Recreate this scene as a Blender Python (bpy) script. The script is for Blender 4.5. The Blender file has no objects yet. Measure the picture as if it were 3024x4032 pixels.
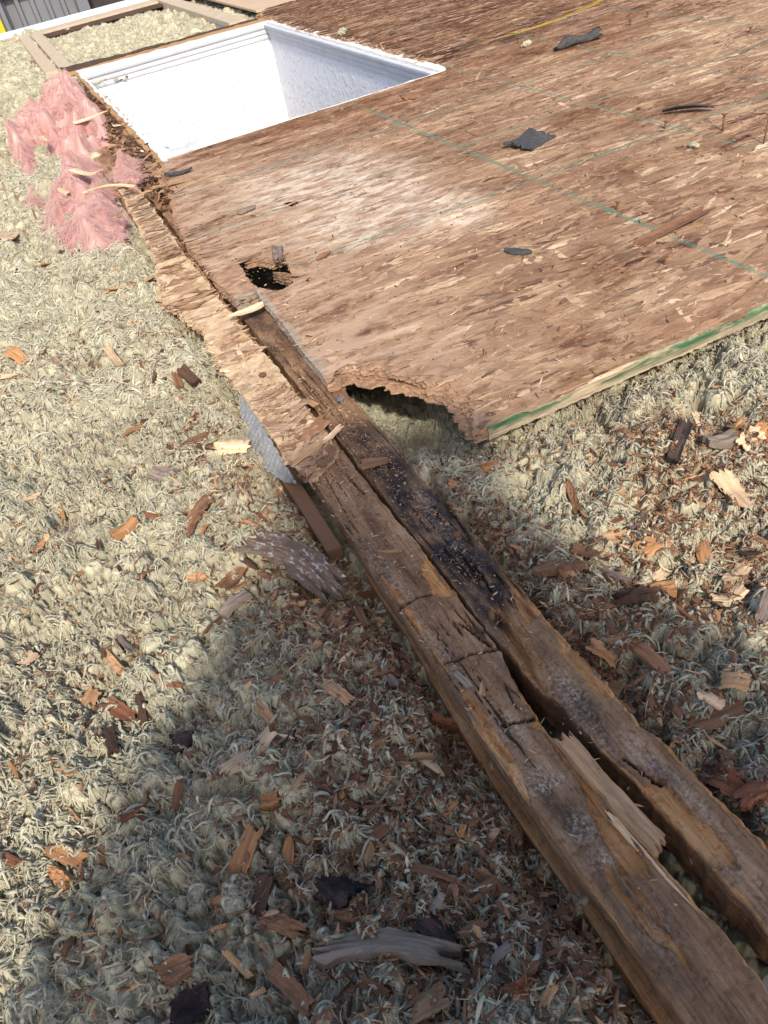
import bpy, bmesh, math, random
import numpy as np
from mathutils import Matrix, Vector
from mathutils.geometry import delaunay_2d_cdt

# ------------------------------------------------------------------ camera, world, sun
S = bpy.context.scene
col = S.collection
cam_data = bpy.data.cameras.new('camera')
cam = bpy.data.objects.new('camera', cam_data)
col.objects.link(cam)
cam_data.sensor_fit = 'HORIZONTAL'
cam_data.sensor_width = 36.0
cam_data.lens = 36.05
cam_data.clip_start = 0.02
cam_data.clip_end = 400
R_ = (0.89154575, -0.41875269, -0.17260462)
D_ = (-0.39968569, -0.54810279, -0.73473443)
F_ = (0.21306695, 0.72403696, -0.65602817)
cam.matrix_world = Matrix(((R_[0], -D_[0], -F_[0], 0.0), (R_[1], -D_[1], -F_[1], 0.0), (R_[2], -D_[2], -F_[2], 1.0), (0, 0, 0, 1)))
S.camera = cam

SUN_EL, SUN_AZ = math.radians(42), math.radians(12)     # light travels towards +Y and a little to +X
w = bpy.data.worlds.new('World')
S.world = w
w.use_nodes = True
nt = w.node_tree
sky = nt.nodes.new('ShaderNodeTexSky')
sky.sky_type = 'NISHITA'
sky.sun_disc = False
sky.dust_density = 2.5
sky.air_density = 0.8
sky.sun_elevation = SUN_EL
sky.sun_rotation = math.radians(180) + SUN_AZ
bg = nt.nodes['Background']
bg.inputs['Strength'].default_value = 0.15
nt.links.new(sky.outputs['Color'], bg.inputs['Color'])
sd = bpy.data.lights.new('sun', 'SUN')
sd.energy = 2.55
sd.angle = math.radians(2.5)
sd.color = (1.0, 0.93, 0.81)
sun = bpy.data.objects.new('sun', sd)
col.objects.link(sun)
trav = Vector((math.sin(SUN_AZ) * math.cos(SUN_EL), math.cos(SUN_AZ) * math.cos(SUN_EL), -math.sin(SUN_EL)))
sun.rotation_euler = trav.to_track_quat('-Z', 'Y').to_euler()
sun.location = (-2, -6, 8)
S.view_settings.view_transform = 'Standard'
S.view_settings.look = 'None'
S.view_settings.exposure = 0.88
S.view_settings.gamma = 1.0
S.render.engine = 'CYCLES'

# ------------------------------------------------------------------ helpers
rng = np.random.default_rng(7)
random.seed(7)


def hash2(ix, iy, seed):
    h = (ix.astype(np.int64) * 374761393 + iy.astype(np.int64) * 668265263 + seed * 974634777) & 0xFFFFFFFF
    h = ((h ^ (h >> 13)) * 1274126177) & 0xFFFFFFFF
    h = h ^ (h >> 16)
    return (h & 0xFFFFFF).astype(np.float64) / 0xFFFFFF


def vnoise(x, y, seed=0):
    x = np.asarray(x, float); y = np.asarray(y, float)
    ix = np.floor(x); iy = np.floor(y)
    fx = x - ix; fy = y - iy
    fx = fx * fx * (3 - 2 * fx); fy = fy * fy * (3 - 2 * fy)
    a = hash2(ix, iy, seed); b = hash2(ix + 1, iy, seed)
    c = hash2(ix, iy + 1, seed); d = hash2(ix + 1, iy + 1, seed)
    return (a + (b - a) * fx + (c - a) * fy + (a - b - c + d) * fx * fy) * 2 - 1


def fbm(x, y, seed=0, octs=4, gain=0.5):
    s = 0; a = 1; t = 0
    for k in range(octs):
        s = s + a * vnoise(x * 2 ** k + 17.3 * k, y * 2 ** k - 9.1 * k, seed + k)
        t += a; a *= gain
    return s / t


def smooth(a, b, x):
    t = np.clip((np.asarray(x, float) - a) / (b - a), 0, 1)
    return t * t * (3 - 2 * t)


def mk_mesh(name, V, quads=None, tris=None, smooth_shade=True, attrs=None, uv=None, sharp=None):
    me = bpy.data.meshes.new(name)
    V = np.ascontiguousarray(V, dtype=np.float32)
    nq = 0 if quads is None else len(quads)
    ntr = 0 if tris is None else len(tris)
    me.vertices.add(len(V))
    me.vertices.foreach_set('co', V.ravel())
    parts = []
    if nq: parts.append(np.asarray(quads, dtype=np.int32).ravel())
    if ntr: parts.append(np.asarray(tris, dtype=np.int32).ravel())
    loops = np.concatenate(parts)
    me.loops.add(len(loops))
    me.loops.foreach_set('vertex_index', loops)
    me.polygons.add(nq + ntr)
    starts = np.concatenate([np.arange(nq) * 4, nq * 4 + np.arange(ntr) * 3]).astype(np.int32)
    me.polygons.foreach_set('loop_start', starts)
    me.polygons.foreach_set('use_smooth', np.full(nq + ntr, bool(smooth_shade)))
    for k, a in (attrs or {}).items():
        at = me.attributes.new(k, 'FLOAT', 'POINT')
        at.data.foreach_set('value', np.ascontiguousarray(a, dtype=np.float32))
    if uv is not None:
        ul = me.uv_layers.new(name='UVMap')
        ul.data.foreach_set('uv', np.ascontiguousarray(np.asarray(uv, dtype=np.float32)[loops]).ravel())
    me.update(calc_edges=True)
    me.validate()
    if sharp: me.set_sharp_from_angle(angle=math.radians(sharp))
    return me


def link(name, me, mat=None, parent=None, loc=None):
    o = bpy.data.objects.new(name, me)
    col.objects.link(o)
    if mat is not None and me is not None and not me.materials:
        me.materials.append(mat)
    if parent is not None: o.parent = parent
    if loc is not None: o.location = loc
    return o


def tag(o, label=None, cat=None, group=None, kind=None):
    if label: o['label'] = label
    if cat: o['category'] = cat
    if group: o['group'] = group
    if kind: o['kind'] = kind
    return o


def empty(name, loc, rz=0.0):
    o = bpy.data.objects.new(name, None)
    o.empty_display_size = 0.05
    o.location = loc
    o.rotation_euler = (0, 0, rz)
    col.objects.link(o)
    return o


class MB:
    """collects simple shapes into one mesh"""
    def __init__(s): s.v = []; s.f = []
    def add(s, V, F):
        n = len(s.v); s.v += [tuple(p) for p in V]; s.f += [tuple(i + n for i in q) for q in F]
    def box(s, x0, x1, y0, y1, z0, z1):
        s.add([(x0, y0, z0), (x1, y0, z0), (x1, y1, z0), (x0, y1, z0), (x0, y0, z1), (x1, y0, z1), (x1, y1, z1), (x0, y1, z1)],
              [(0, 3, 2, 1), (4, 5, 6, 7), (0, 1, 5, 4), (1, 2, 6, 5), (2, 3, 7, 6), (3, 0, 4, 7)])
    def tube(s, p, q, r0, r1, n=10, cap=True):
        p = Vector(p); q = Vector(q); d = (q - p).normalized()
        a = d.orthogonal().normalized(); b = d.cross(a)
        V = [p + (a * math.cos(2 * math.pi * i / n) + b * math.sin(2 * math.pi * i / n)) * r0 for i in range(n)]
        V += [q + (a * math.cos(2 * math.pi * i / n) + b * math.sin(2 * math.pi * i / n)) * r1 for i in range(n)]
        F = [(i, (i + 1) % n, n + (i + 1) % n, n + i) for i in range(n)]
        if cap: F += [tuple(range(n - 1, -1, -1)), tuple(range(n, 2 * n))]
        s.add(V, F)
    def sweep(s, prof, p0, p1, out, up=(0, 0, 1)):
        """profile points (a along out, b along up) swept straight from p0 to p1"""
        p0 = Vector(p0); p1 = Vector(p1); out = Vector(out); up = Vector(up); n = len(prof)
        V = [p + out * a + up * b for p in (p0, p1) for a, b in prof]
        F = [(i, (i + 1) % n, n + (i + 1) % n, n + i) for i in range(n)] + [tuple(range(n - 1, -1, -1)), tuple(range(n, 2 * n))]
        s.add(V, F)
    def mesh(s, name, bevel=0.0, smooth_shade=False):
        me = bpy.data.meshes.new(name)
        me.from_pydata(s.v, [], s.f)
        bm = bmesh.new(); bm.from_mesh(me)
        bmesh.ops.recalc_face_normals(bm, faces=bm.faces)
        if bevel:
            bmesh.ops.bevel(bm, geom=[e for e in bm.edges], offset=bevel, segments=2, affect='EDGES', clamp_overlap=True)
        bm.to_mesh(me); bm.free()
        if smooth_shade: me.shade_smooth()
        return me


def grid_faces(nx, ny, off=0):
    i = np.arange(nx - 1)[None, :] + nx * np.arange(ny - 1)[:, None]
    i = i.ravel() + off
    return np.stack([i, i + 1, i + 1 + nx, i + nx], 1)


# ------------------------------------------------------------------ materials
class NB:
    """a small node builder"""
    def __init__(s, name, rough=0.9, spec=0.2):
        s.m = bpy.data.materials.new(name); s.m.use_nodes = True
        s.t = s.m.node_tree; s.N = s.t.nodes; s.L = s.t.links
        s.b = s.N['Principled BSDF']
        s.b.inputs['Roughness'].default_value = rough
        s.b.inputs['Specular IOR Level'].default_value = spec
    def _in(s, sock, v):
        if v is None: return
        if isinstance(v, bpy.types.NodeSocket): s.L.new(v, sock)
        elif isinstance(v, (tuple, list)) and len(v) == 3 and sock.type == 'RGBA': sock.default_value = (*v, 1)
        else: sock.default_value = v
    def attr(s, n):
        a = s.N.new('ShaderNodeAttribute'); a.attribute_name = n; return a.outputs['Fac']
    def pos(s): return s.N.new('ShaderNodeNewGeometry').outputs['Position']
    def obj(s): return s.N.new('ShaderNodeTexCoord').outputs['Object']
    def uv(s): return s.N.new('ShaderNodeTexCoord').outputs['UV']
    def objrand(s): return s.N.new('ShaderNodeObjectInfo').outputs['Random']
    def map(s, v, scale=(1, 1, 1), loc=(0, 0, 0), rot=(0, 0, 0)):
        m = s.N.new('ShaderNodeMapping'); s._in(m.inputs['Vector'], v)
        s._in(m.inputs['Scale'], scale); s._in(m.inputs['Location'], loc); s._in(m.inputs['Rotation'], rot)
        return m.outputs[0]
    def noise(s, v, scale=10, detail=4, rough=0.55, dist=0.0, out='Fac'):
        n = s.N.new('ShaderNodeTexNoise'); s._in(n.inputs['Vector'], v)
        s._in(n.inputs['Scale'], scale); s._in(n.inputs['Detail'], detail); s._in(n.inputs['Roughness'], rough); s._in(n.inputs['Distortion'], dist)
        return n.outputs[out]
    def voro(s, v, scale=10, feat='F1', out='Distance', rnd=1.0):
        n = s.N.new('ShaderNodeTexVoronoi'); n.feature = feat; s._in(n.inputs['Vector'], v); s._in(n.inputs['Scale'], scale)
        if 'Randomness' in n.inputs: s._in(n.inputs['Randomness'], rnd)
        return n.outputs[out]
    def math(s, op, a, b=None, c=None, clamp=False):
        n = s.N.new('ShaderNodeMath'); n.operation = op; n.use_clamp = clamp
        s._in(n.inputs[0], a); s._in(n.inputs[1], b); s._in(n.inputs[2], c)
        return n.outputs[0]
    def ramp(s, f, stops, interp='LINEAR'):
        n = s.N.new('ShaderNodeValToRGB'); n.color_ramp.interpolation = interp
        e = n.color_ramp.elements
        while len(e) < len(stops): e.new(0.5)
        for k, (p, c) in enumerate(stops):
            e[k].position = p
            e[k].color = (c, c, c, 1) if not isinstance(c, (tuple, list)) else (*c, 1)
        s._in(n.inputs[0], f)
        return n.outputs[0]
    def rng(s, v, a, b, c=0.0, d=1.0):
        n = s.N.new('ShaderNodeMapRange'); n.interpolation_type = 'SMOOTHSTEP'
        s._in(n.inputs[0], v); s._in(n.inputs[1], a); s._in(n.inputs[2], b); s._in(n.inputs[3], c); s._in(n.inputs[4], d)
        return n.outputs[0]
    def mix(s, f, a, b, mode='MIX'):
        n = s.N.new('ShaderNodeMix'); n.data_type = 'RGBA'; n.blend_type = mode
        s._in(n.inputs[0], f); s._in(n.inputs[6], a); s._in(n.inputs[7], b)
        return n.outputs[2]
    def sep(s, v):
        n = s.N.new('ShaderNodeSeparateXYZ'); s._in(n.inputs[0], v); return n.outputs
    def comb(s, x=0.0, y=0.0, z=0.0):
        n = s.N.new('ShaderNodeCombineXYZ'); s._in(n.inputs[0], x); s._in(n.inputs[1], y); s._in(n.inputs[2], z); return n.outputs[0]
    def bump(s, h, strength=0.5, dist=0.002, normal=None):
        n = s.N.new('ShaderNodeBump'); s._in(n.inputs['Height'], h); s._in(n.inputs['Strength'], strength); s._in(n.inputs['Distance'], dist)
        if normal is not None: s._in(n.inputs['Normal'], normal)
        return n.outputs[0]
    def done(s, color, normal=None, rough=None):
        s._in(s.b.inputs['Base Color'], color)
        if normal is not None: s._in(s.b.inputs['Normal'], normal)
        if rough is not None: s._in(s.b.inputs['Roughness'], rough)
        return s.m


def mat_plain(name, c, rough=0.8, spec=0.3, metal=0.0, var=0.25, scale=40, bump=0.0):
    n = NB(name, rough, spec)
    p = n.obj()
    f = n.noise(p, scale, 5, 0.6)
    cc = n.mix(f, tuple(x * (1 - var) for x in c), tuple(min(1, x * (1 + var)) for x in c))
    n.b.inputs['Metallic'].default_value = metal
    return n.done(cc, n.bump(f, bump, 0.003) if bump else None)


def mat_wool(name, light, dark, dirt, dirt_amt=0.5):
    n = NB(name, 1.0, 0.05)
    p = n.pos()
    t = n.attr('tint')
    c = n.mix(t, dark, light)
    big = n.rng(n.noise(p, 7.0, 4, 0.6), 0.48, 0.72, 0.0, dirt_amt)
    c = n.mix(big, c, dirt)
    warp = n.noise(p, 60, 2, 0.5, out='Color')
    v = n.N.new('ShaderNodeVectorMath'); v.operation = 'MULTIPLY_ADD'
    n.L.new(warp, v.inputs[0]); v.inputs[1].default_value = (0.03, 0.03, 0.03); n.L.new(p, v.inputs[2])
    fib = n.noise(n.map(v.outputs[0], (1.0, 0.3, 0.6)), 420, 3, 0.6)
    c = n.mix(n.rng(fib, 0.3, 0.7, 0.0, 0.4), c, n.mix(0.5, c, dark))
    spk = n.rng(n.voro(p, 190), 0.0, 0.12, 1.0, 0.0)
    c = n.mix(n.math('MULTIPLY', spk, 0.5), c, (0.03, 0.025, 0.02))
    return n.done(c, n.bump(fib, 0.6, 0.003))


def ramp_wood(n, tone, dark, mid, light):
    return n.ramp(tone, [(0.0, dark), (0.5, mid), (1.0, light)])


def mat_chip(name, c, dust=0.3, char=0.0, dlo=0.60):
    """wood chip: grain along U, dusty flecks, small tone change from chip to chip"""
    n = NB(name, 0.85, 0.15)
    uv = n.uv(); r = n.objrand()
    off = n.comb(n.math('MULTIPLY', r, 37.0), n.math('MULTIPLY', r, 11.0), r)
    g = n.noise(n.map(uv, (12, 160, 1), off), 1.0, 4, 0.65, 0.6)
    big = n.noise(n.map(uv, (22, 30, 1), off), 1.0, 3, 0.6)
    dk = tuple(x * 0.42 for x in c); lt = tuple(min(0.85, x * 1.45) for x in c)
    cc = n.ramp(g, [(0.22, dk), (0.5, c), (0.75, lt)])
    cc = n.mix(n.rng(big, 0.5, 0.75, 0.0, 0.6), cc, dk)
    cc = n.mix(1.0, cc, n.ramp(r, [(0, 0.75), (1, 1.25)]), 'MULTIPLY')
    if dust:
        d = n.noise(n.map(uv, (60, 110, 1), off), 1.0, 5, 0.75)
        cc = n.mix(n.rng(d, dlo, dlo + 0.12, 0.0, dust), cc, (0.55, 0.50, 0.44))
    if char:
        d = n.noise(n.map(uv, (14, 25, 1), off), 1.0, 4, 0.6)
        cc = n.mix(n.rng(d, 0.42, 0.55, 0.0, char), cc, (0.012, 0.011, 0.012))
    return n.done(cc, n.bump(g, 0.7, 0.002))


CHIP_MATS = {
    'T': mat_chip('tan_wood', (0.40, 0.235, 0.125)),
    'C': mat_chip('cream_wood', (0.58, 0.40, 0.245), 0.2),
    'O': mat_chip('orange_wood', (0.37, 0.185, 0.082)),
    'B': mat_chip('brown_wood', (0.195, 0.10, 0.055)),
    'D': mat_chip('dark_wood', (0.085, 0.048, 0.032), 0.2),
    'G': mat_chip('grey_wood', (0.26, 0.205, 0.155), 0.5),
    'P': mat_chip('purple_grey_wood', (0.20, 0.148, 0.122), 0.45),
    'K': mat_chip('charred_wood', (0.08, 0.052, 0.045), 0.3, 0.8),
    'M': mat_chip('mouldy_dark_wood', (0.13, 0.085, 0.062), 0.7, 0.0, 0.52),
    'R': mat_chip('red_brown_wood', (0.20, 0.08, 0.042)),
}

MOLD_SPOTS = ((1.0, 2.85, 0.32, 0.66), (0.82, 3.1, 0.26, 0.36), (1.14, 2.38, 0.18, 0.26), (0.86, 2.55, 0.24, 0.32))


def mat_osb(name, cream=False):
    """strand face: one tone per strand from its attribute, grain along the strand, rot and mould stains, printed guide lines"""
    n = NB(name, 0.88, 0.12)
    uv = n.uv(); p = n.pos(); tone = n.attr('tone'); rnd = n.attr('rnd')
    off = n.comb(n.math('MULTIPLY', rnd, 91.0), n.math('MULTIPLY', rnd, 53.0), rnd)
    g = n.noise(n.map(uv, (14, 230, 1), off), 1.0, 4, 0.7, 0.4)
    tt = n.math('ADD', tone, n.math('MULTIPLY_ADD', g, 0.70, -0.35), clamp=True)
    if cream:
        c = n.ramp(tt, [(0.0, (0.10, 0.055, 0.034)), (0.3, (0.33, 0.21, 0.125)), (0.6, (0.55, 0.40, 0.255)), (1.0, (0.72, 0.58, 0.41))])
    else:
        c = n.ramp(tt, [(0.0, (0.095, 0.05, 0.035)), (0.22, (0.20, 0.122, 0.076)), (0.5, (0.325, 0.205, 0.120)), (0.75, (0.465, 0.315, 0.190)), (1.0, (0.67, 0.515, 0.345))])
    x, y, z = n.sep(p)
    # wide weathering: warm and purplish fields, dust
    blot = n.noise(n.map(p, (1.0, 1.9, 1.0)), 1.5, 6, 0.68, 0.6)
    wn = n.noise(n.map(p, (1.0, 2.6, 1.0)), 2.2, 6, 0.7)
    c = n.mix(n.rng(wn, 0.40, 0.60, 0.0, 0.8), c, n.mix(1.0, c, (0.70, 0.58, 0.56), 'MULTIPLY'))
    c = n.mix(n.rng(blot, 0.50, 0.62, 0.0, 0.9), c, n.mix(1.0, c, (0.56, 0.43, 0.35), 'MULTIPLY'))
    c = n.mix(n.rng(blot, 0.46, 0.30, 0.0, 0.5), c, n.mix(1.0, c, (1.28, 1.25, 1.2), 'MULTIPLY'))
    wn2 = n.noise(n.map(p, (3.0, 13.0, 1.0)), 2.0, 6, 0.72)
    c = n.mix(n.rng(wn2, 0.47, 0.62, 0.0, 0.72), c, (0.255, 0.152, 0.092) if not cream else (0.45, 0.28, 0.15))
    c = n.mix(n.rng(wn2, 0.44, 0.30, 0.0, 0.65), c, (0.50, 0.355, 0.235) if not cream else (0.72, 0.54, 0.32))
    fine = n.noise(n.map(p, (22, 130, 60)), 1.0, 5, 0.75)
    c = n.mix(n.rng(fine, 0.56, 0.70, 0.0, 0.85), c, n.mix(1.0, c, (0.38, 0.31, 0.27), 'MULTIPLY'))
    c = n.mix(n.rng(fine, 0.42, 0.28, 0.0, 0.55), c, (0.62, 0.47, 0.33))
    crv = n.noise(n.map(p, (14, 95, 30)), 1.0, 6, 0.85)
    c = n.mix(n.rng(crv, 0.73, 0.80, 0.0, 0.4), c, (0.07, 0.045, 0.035))
    if not cream:
        # white mould bloom
        tot = None
        for cx, cy, rx, ry in MOLD_SPOTS:
            dx = n.math('MULTIPLY', n.math('SUBTRACT', x, cx), 1 / rx)
            dy = n.math('MULTIPLY', n.math('SUBTRACT', y, cy), 1 / ry)
            d = n.math('SQRT', n.math('ADD', n.math('MULTIPLY', dx, dx), n.math('MULTIPLY', dy, dy)))
            f = n.rng(d, 0.35, 1.25, 1.0, 0.0)
            tot = f if tot is None else n.math('MAXIMUM', tot, f)
        mn = n.noise(n.map(p, (9, 24, 5)), 1.0, 6, 0.7)
        mf = n.math('MULTIPLY', tot, n.rng(mn, 0.36, 0.66, 0.0, 0.85))
        c = n.mix(mf, c, (0.66, 0.56, 0.44))
        # dark rot beside the skylight and along the panel joint
        dj = n.math('ABSOLUTE', n.math('SUBTRACT', y, 4.36))
        j = n.math('MULTIPLY', n.rng(dj, 0.0, 0.32, 1.0, 0.0), n.rng(x, 1.9, 2.2, 0.0, 1.0))
        j = n.math('MULTIPLY', j, n.rng(x, 2.6, 3.3, 1.0, 0.15))
        dk = n.math('MULTIPLY', n.rng(n.math('ABSOLUTE', n.math('SUBTRACT', x, 2.12)), 0.0, 0.16, 1.0, 0.0), n.rng(y, 4.0, 4.4, 0.0, 1.0))
        j = n.math('MAXIMUM', j, dk)
        jn = n.noise(n.map(p, (4, 18, 5)), 1.0, 6, 0.7)
        c = n.mix(n.math('MULTIPLY', j, n.rng(jn, 0.42, 0.60, 0.0, 0.9)), c, (0.03, 0.022, 0.018))
        # brown wet band near the opening, greyed rot near the left edge
        e = n.math('MULTIPLY', n.rng(y, 3.3, 3.9, 0.0, 1.0), n.rng(n.noise(n.map(p, (3, 9, 1)), 1.0, 5, 0.65), 0.36, 0.58, 0.0, 0.85))
        c = n.mix(e, c, n.mix(1.0, c, (0.62, 0.46, 0.36), 'MULTIPLY'))
        e2 = n.math('MULTIPLY', n.rng(x, 1.0, 0.45, 0.0, 1.0), n.rng(n.noise(n.map(p, (5, 11, 1)), 1.0, 5, 0.65), 0.40, 0.58, 0.0, 0.75))
        c = n.mix(e2, c, (0.46, 0.315, 0.215))
        # printed green lines, worn
        lines = None
        wear = n.noise(n.map(p, (40, 90, 30)), 1.0, 5, 0.8)
        wear2 = n.noise(p, 3.0, 3, 0.6)
        jit = n.math('MULTIPLY_ADD', n.noise(p, 55, 3, 0.7), 0.010, -0.005)
        for axis, at, hw in ((x, 1.507, 0.0085), (x, 2.118, 0.0065), (x, 2.668, 0.0055), (y, 2.368, 0.0060), (y, 2.905, 0.0055), (y, 3.425, 0.0060), (x, 3.27, 0.006), (y, 1.83, 0.0)):
            if hw == 0.0: continue
            d = n.math('ABSOLUTE', n.math('ADD', n.math('SUBTRACT', axis, at), jit))
            f = n.rng(d, hw * 0.7, hw * 1.15, 1.0, 0.0)
            lines = f if lines is None else n.math('MAXIMUM', lines, f)
        lf = n.math('MULTIPLY', lines, n.rng(wear, 0.38, 0.52, 0.0, 1.0))
        lf = n.math('MULTIPLY', lf, n.rng(wear2, 0.35, 0.60, 0.35, 0.9))
        lf = n.math('MULTIPLY', lf, n.rng(y, 4.36, 4.30, 0.0, 1.0))
        c = n.mix(lf, c, (0.045, 0.20, 0.145))
        # yellow chalk curve on the far panel
        q = n.math('SUBTRACT', x, 2.80)
        yc = n.math('MULTIPLY_ADD', n.math('MULTIPLY', q, q), 0.42, 4.35)
        d = n.math('ABSOLUTE', n.math('ADD', n.math('SUBTRACT', y, yc), n.math('MULTIPLY', jit, 2.0)))
        f = n.math('MULTIPLY', n.rng(d, 0.012, 0.030, 0.85, 0.0), n.rng(x, 2.35, 2.75, 0.0, 1.0))
        f = n.math('MULTIPLY', f, n.rng(wear, 0.3, 0.45, 0.0, 1.0))
        c = n.mix(f, c, (0.46, 0.29, 0.02))
    return n.done(c, n.bump(n.math('ADD', g, n.math('MULTIPLY', fine, 0.6)), 0.75, 0.0025))


def mat_osb_core(name, cream=False):
    n = NB(name, 0.95, 0.08)
    p = n.pos()
    a = n.noise(n.map(p, (30, 45, 260)), 1.0, 5, 0.7)
    b = n.noise(p, 22, 4, 0.6)
    if cream:
        c = n.ramp(a, [(0.25, (0.25, 0.14, 0.07)), (0.5, (0.52, 0.37, 0.225)), (0.75, (0.68, 0.53, 0.35))])
    else:
        c = n.ramp(a, [(0.25, (0.13, 0.07, 0.042)), (0.5, (0.33, 0.20, 0.122)), (0.75, (0.50, 0.335, 0.215))])
    c = n.mix(n.rng(b, 0.5, 0.7, 0.0, 0.5), c, (0.13, 0.075, 0.05))
    if not cream:  # the long saw cut over the rafter has weathered grey
        x, y, z = n.sep(p)
        f = n.math('MULTIPLY', n.rng(x, 0.452, 0.440, 0.0, 1.0), n.math('MULTIPLY', n.rng(y, 1.64, 1.68, 0.0, 0.8), n.rng(y, 2.32, 2.28, 0.0, 1.0)))
        c = n.mix(f, c, n.ramp(a, [(0.3, (0.17, 0.135, 0.10)), (0.7, (0.42, 0.36, 0.28))]))
    return n.done(c, n.bump(a, 0.9, 0.003))


def mat_rafter(name):
    n = NB(name, 0.82, 0.18)
    p = n.pos()
    lay = n.attr('bare'); mold = n.attr('mold'); dk = n.attr('dark')
    g = n.noise(n.map(p, (95, 5, 95)), 1.0, 5, 0.65, 0.5)
    gf = n.noise(n.map(p, (430, 15, 430)), 1.0, 3, 0.6)
    g2 = n.noise(n.map(p, (22, 7, 22)), 1.0, 5, 0.65)
    w1 = n.ramp(g2, [(0.24, (0.105, 0.055, 0.032)), (0.40, (0.26, 0.142, 0.075)), (0.58, (0.40, 0.235, 0.128)), (0.78, (0.52, 0.34, 0.205))])
    w1 = n.mix(n.rng(g, 0.35, 0.65, 0.6, 0.0), w1, n.mix(1.0, w1, (0.45, 0.42, 0.42), 'MULTIPLY'))
    bare = n.ramp(g, [(0.22, (0.25, 0.10, 0.035)), (0.5, (0.56, 0.275, 0.10)), (0.75, (0.74, 0.47, 0.235))])
    c = n.mix(lay, w1, bare)
    c = n.mix(n.rng(gf, 0.46, 0.34, 0.0, 0.55), c, n.mix(1.0, c, (0.45, 0.38, 0.33), 'MULTIPLY'))
    c = n.mix(n.rng(gf, 0.56, 0.70, 0.0, 0.35), c, n.mix(1.0, c, (1.45, 1.4, 1.35), 'MULTIPLY'))
    dn = n.noise(n.map(p, (24, 10, 24)), 1.0, 4, 0.6)
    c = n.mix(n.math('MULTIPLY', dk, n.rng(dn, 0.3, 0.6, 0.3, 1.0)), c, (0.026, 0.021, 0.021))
    fl = n.noise(p, 150, 4, 0.75)
    c = n.mix(n.math('MULTIPLY', mold, n.rng(fl, 0.44, 0.66, 0.0, 0.8)), c, (0.56, 0.50, 0.43))
    c = n.mix(n.attr('crack'), c, (0.02, 0.014, 0.011))  # near-black in the crack grooves: their shade is put into the colour too
    dust = n.voro(n.map(p, (1, 0.6, 1)), 260)
    c = n.mix(n.rng(dust, 0.16, 0.08, 0.0, 0.45), c, (0.45, 0.36, 0.27))
    mot = n.noise(p, 75, 5, 0.7)
    c = n.mix(n.rng(mot, 0.48, 0.36, 0.0, 0.6), c, n.mix(1.0, c, (0.5, 0.45, 0.42), 'MULTIPLY'))
    c = n.mix(n.rng(mot, 0.58, 0.72, 0.0, 0.4), c, (0.46, 0.34, 0.24))
    h = n.math('ADD', n.math('MULTIPLY_ADD', gf, 0.6, g), n.math('ADD', n.math('MULTIPLY', fl, 0.5), n.math('MULTIPLY', mot, 0.8)))
    return n.done(c, n.bump(h, 0.9, 0.003))


M_WOOL = mat_wool('mineral_wool', (0.53, 0.485, 0.34), (0.20, 0.182, 0.125), (0.19, 0.14, 0.09))
M_FIBRE = mat_wool('mineral_wool_fibre', (0.58, 0.54, 0.40), (0.25, 0.235, 0.17), (0.22, 0.17, 0.115), 0.45)
M_PINK = mat_wool('pink_fibreglass', (0.60, 0.37, 0.33), (0.34, 0.14, 0.12), (0.33, 0.22, 0.17), 0.65)
M_PINKF = mat_wool('pink_fibre', (0.66, 0.46, 0.425), (0.50, 0.27, 0.245), (0.48, 0.35, 0.29), 0.3)
M_OSB = mat_osb('osb_strands')
M_OSBC = mat_osb_core('osb_core')
M_CREAM = mat_osb('cream_strands', True)
M_CREAMC = mat_osb_core('cream_core', True)
M_RAFT = mat_rafter('rotten_rafter')
M_FELT = mat_plain('tar_felt', (0.055, 0.053, 0.052), 0.9, 0.2, var=0.8, scale=55, bump=1.0)
M_RUST = mat_plain('rusty_nail', (0.155, 0.068, 0.030), 0.8, 0.3, var=0.45, scale=300, bump=0.3)
M_STEEL = mat_plain('dull_nail_head', (0.24, 0.25, 0.25), 0.5, 0.5, metal=0.6, var=0.3, scale=300)


def mat_green_edge():
    n = NB('green_painted_edge', 0.8, 0.2)
    p = n.pos()
    a = n.noise(n.map(p, (9, 1, 190)), 1.0, 5, 0.7)
    b = n.noise(n.map(p, (5, 1, 22)), 1.0, 4, 0.6)
    wood = n.ramp(a, [(0.3, (0.20, 0.14, 0.085)), (0.55, (0.46, 0.36, 0.24)), (0.8, (0.62, 0.52, 0.38))])
    gr = n.ramp(a, [(0.3, (0.014, 0.040, 0.020)), (0.55, (0.036, 0.115, 0.05)), (0.8, (0.12, 0.21, 0.12))])
    z = n.sep(p)[2]
    f = n.math('MULTIPLY', n.rng(n.math('ADD', b, n.math('MULTIPLY_ADD', a, 0.35, -0.17)), 0.44, 0.56, 0.0, 0.95), n.rng(z, -0.036, -0.012, 0.05, 1.0))
    c = n.mix(f, wood, gr)
    return n.done(c, n.bump(a, 0.9, 0.004))


def mat_wall():
    n = NB('white_textured_plaster', 0.55, 0.3)
    p = n.pos()
    a = n.noise(p, 14, 3, 0.55, 0.6)
    b = n.noise(p, 45, 3, 0.6)
    h = n.math('ADD', n.rng(a, 0.50, 0.58, 0.0, 1.0), n.math('MULTIPLY', b, 0.5))
    return n.done((0.645, 0.65, 0.67), n.bump(h, 0.5, 0.012))


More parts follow.
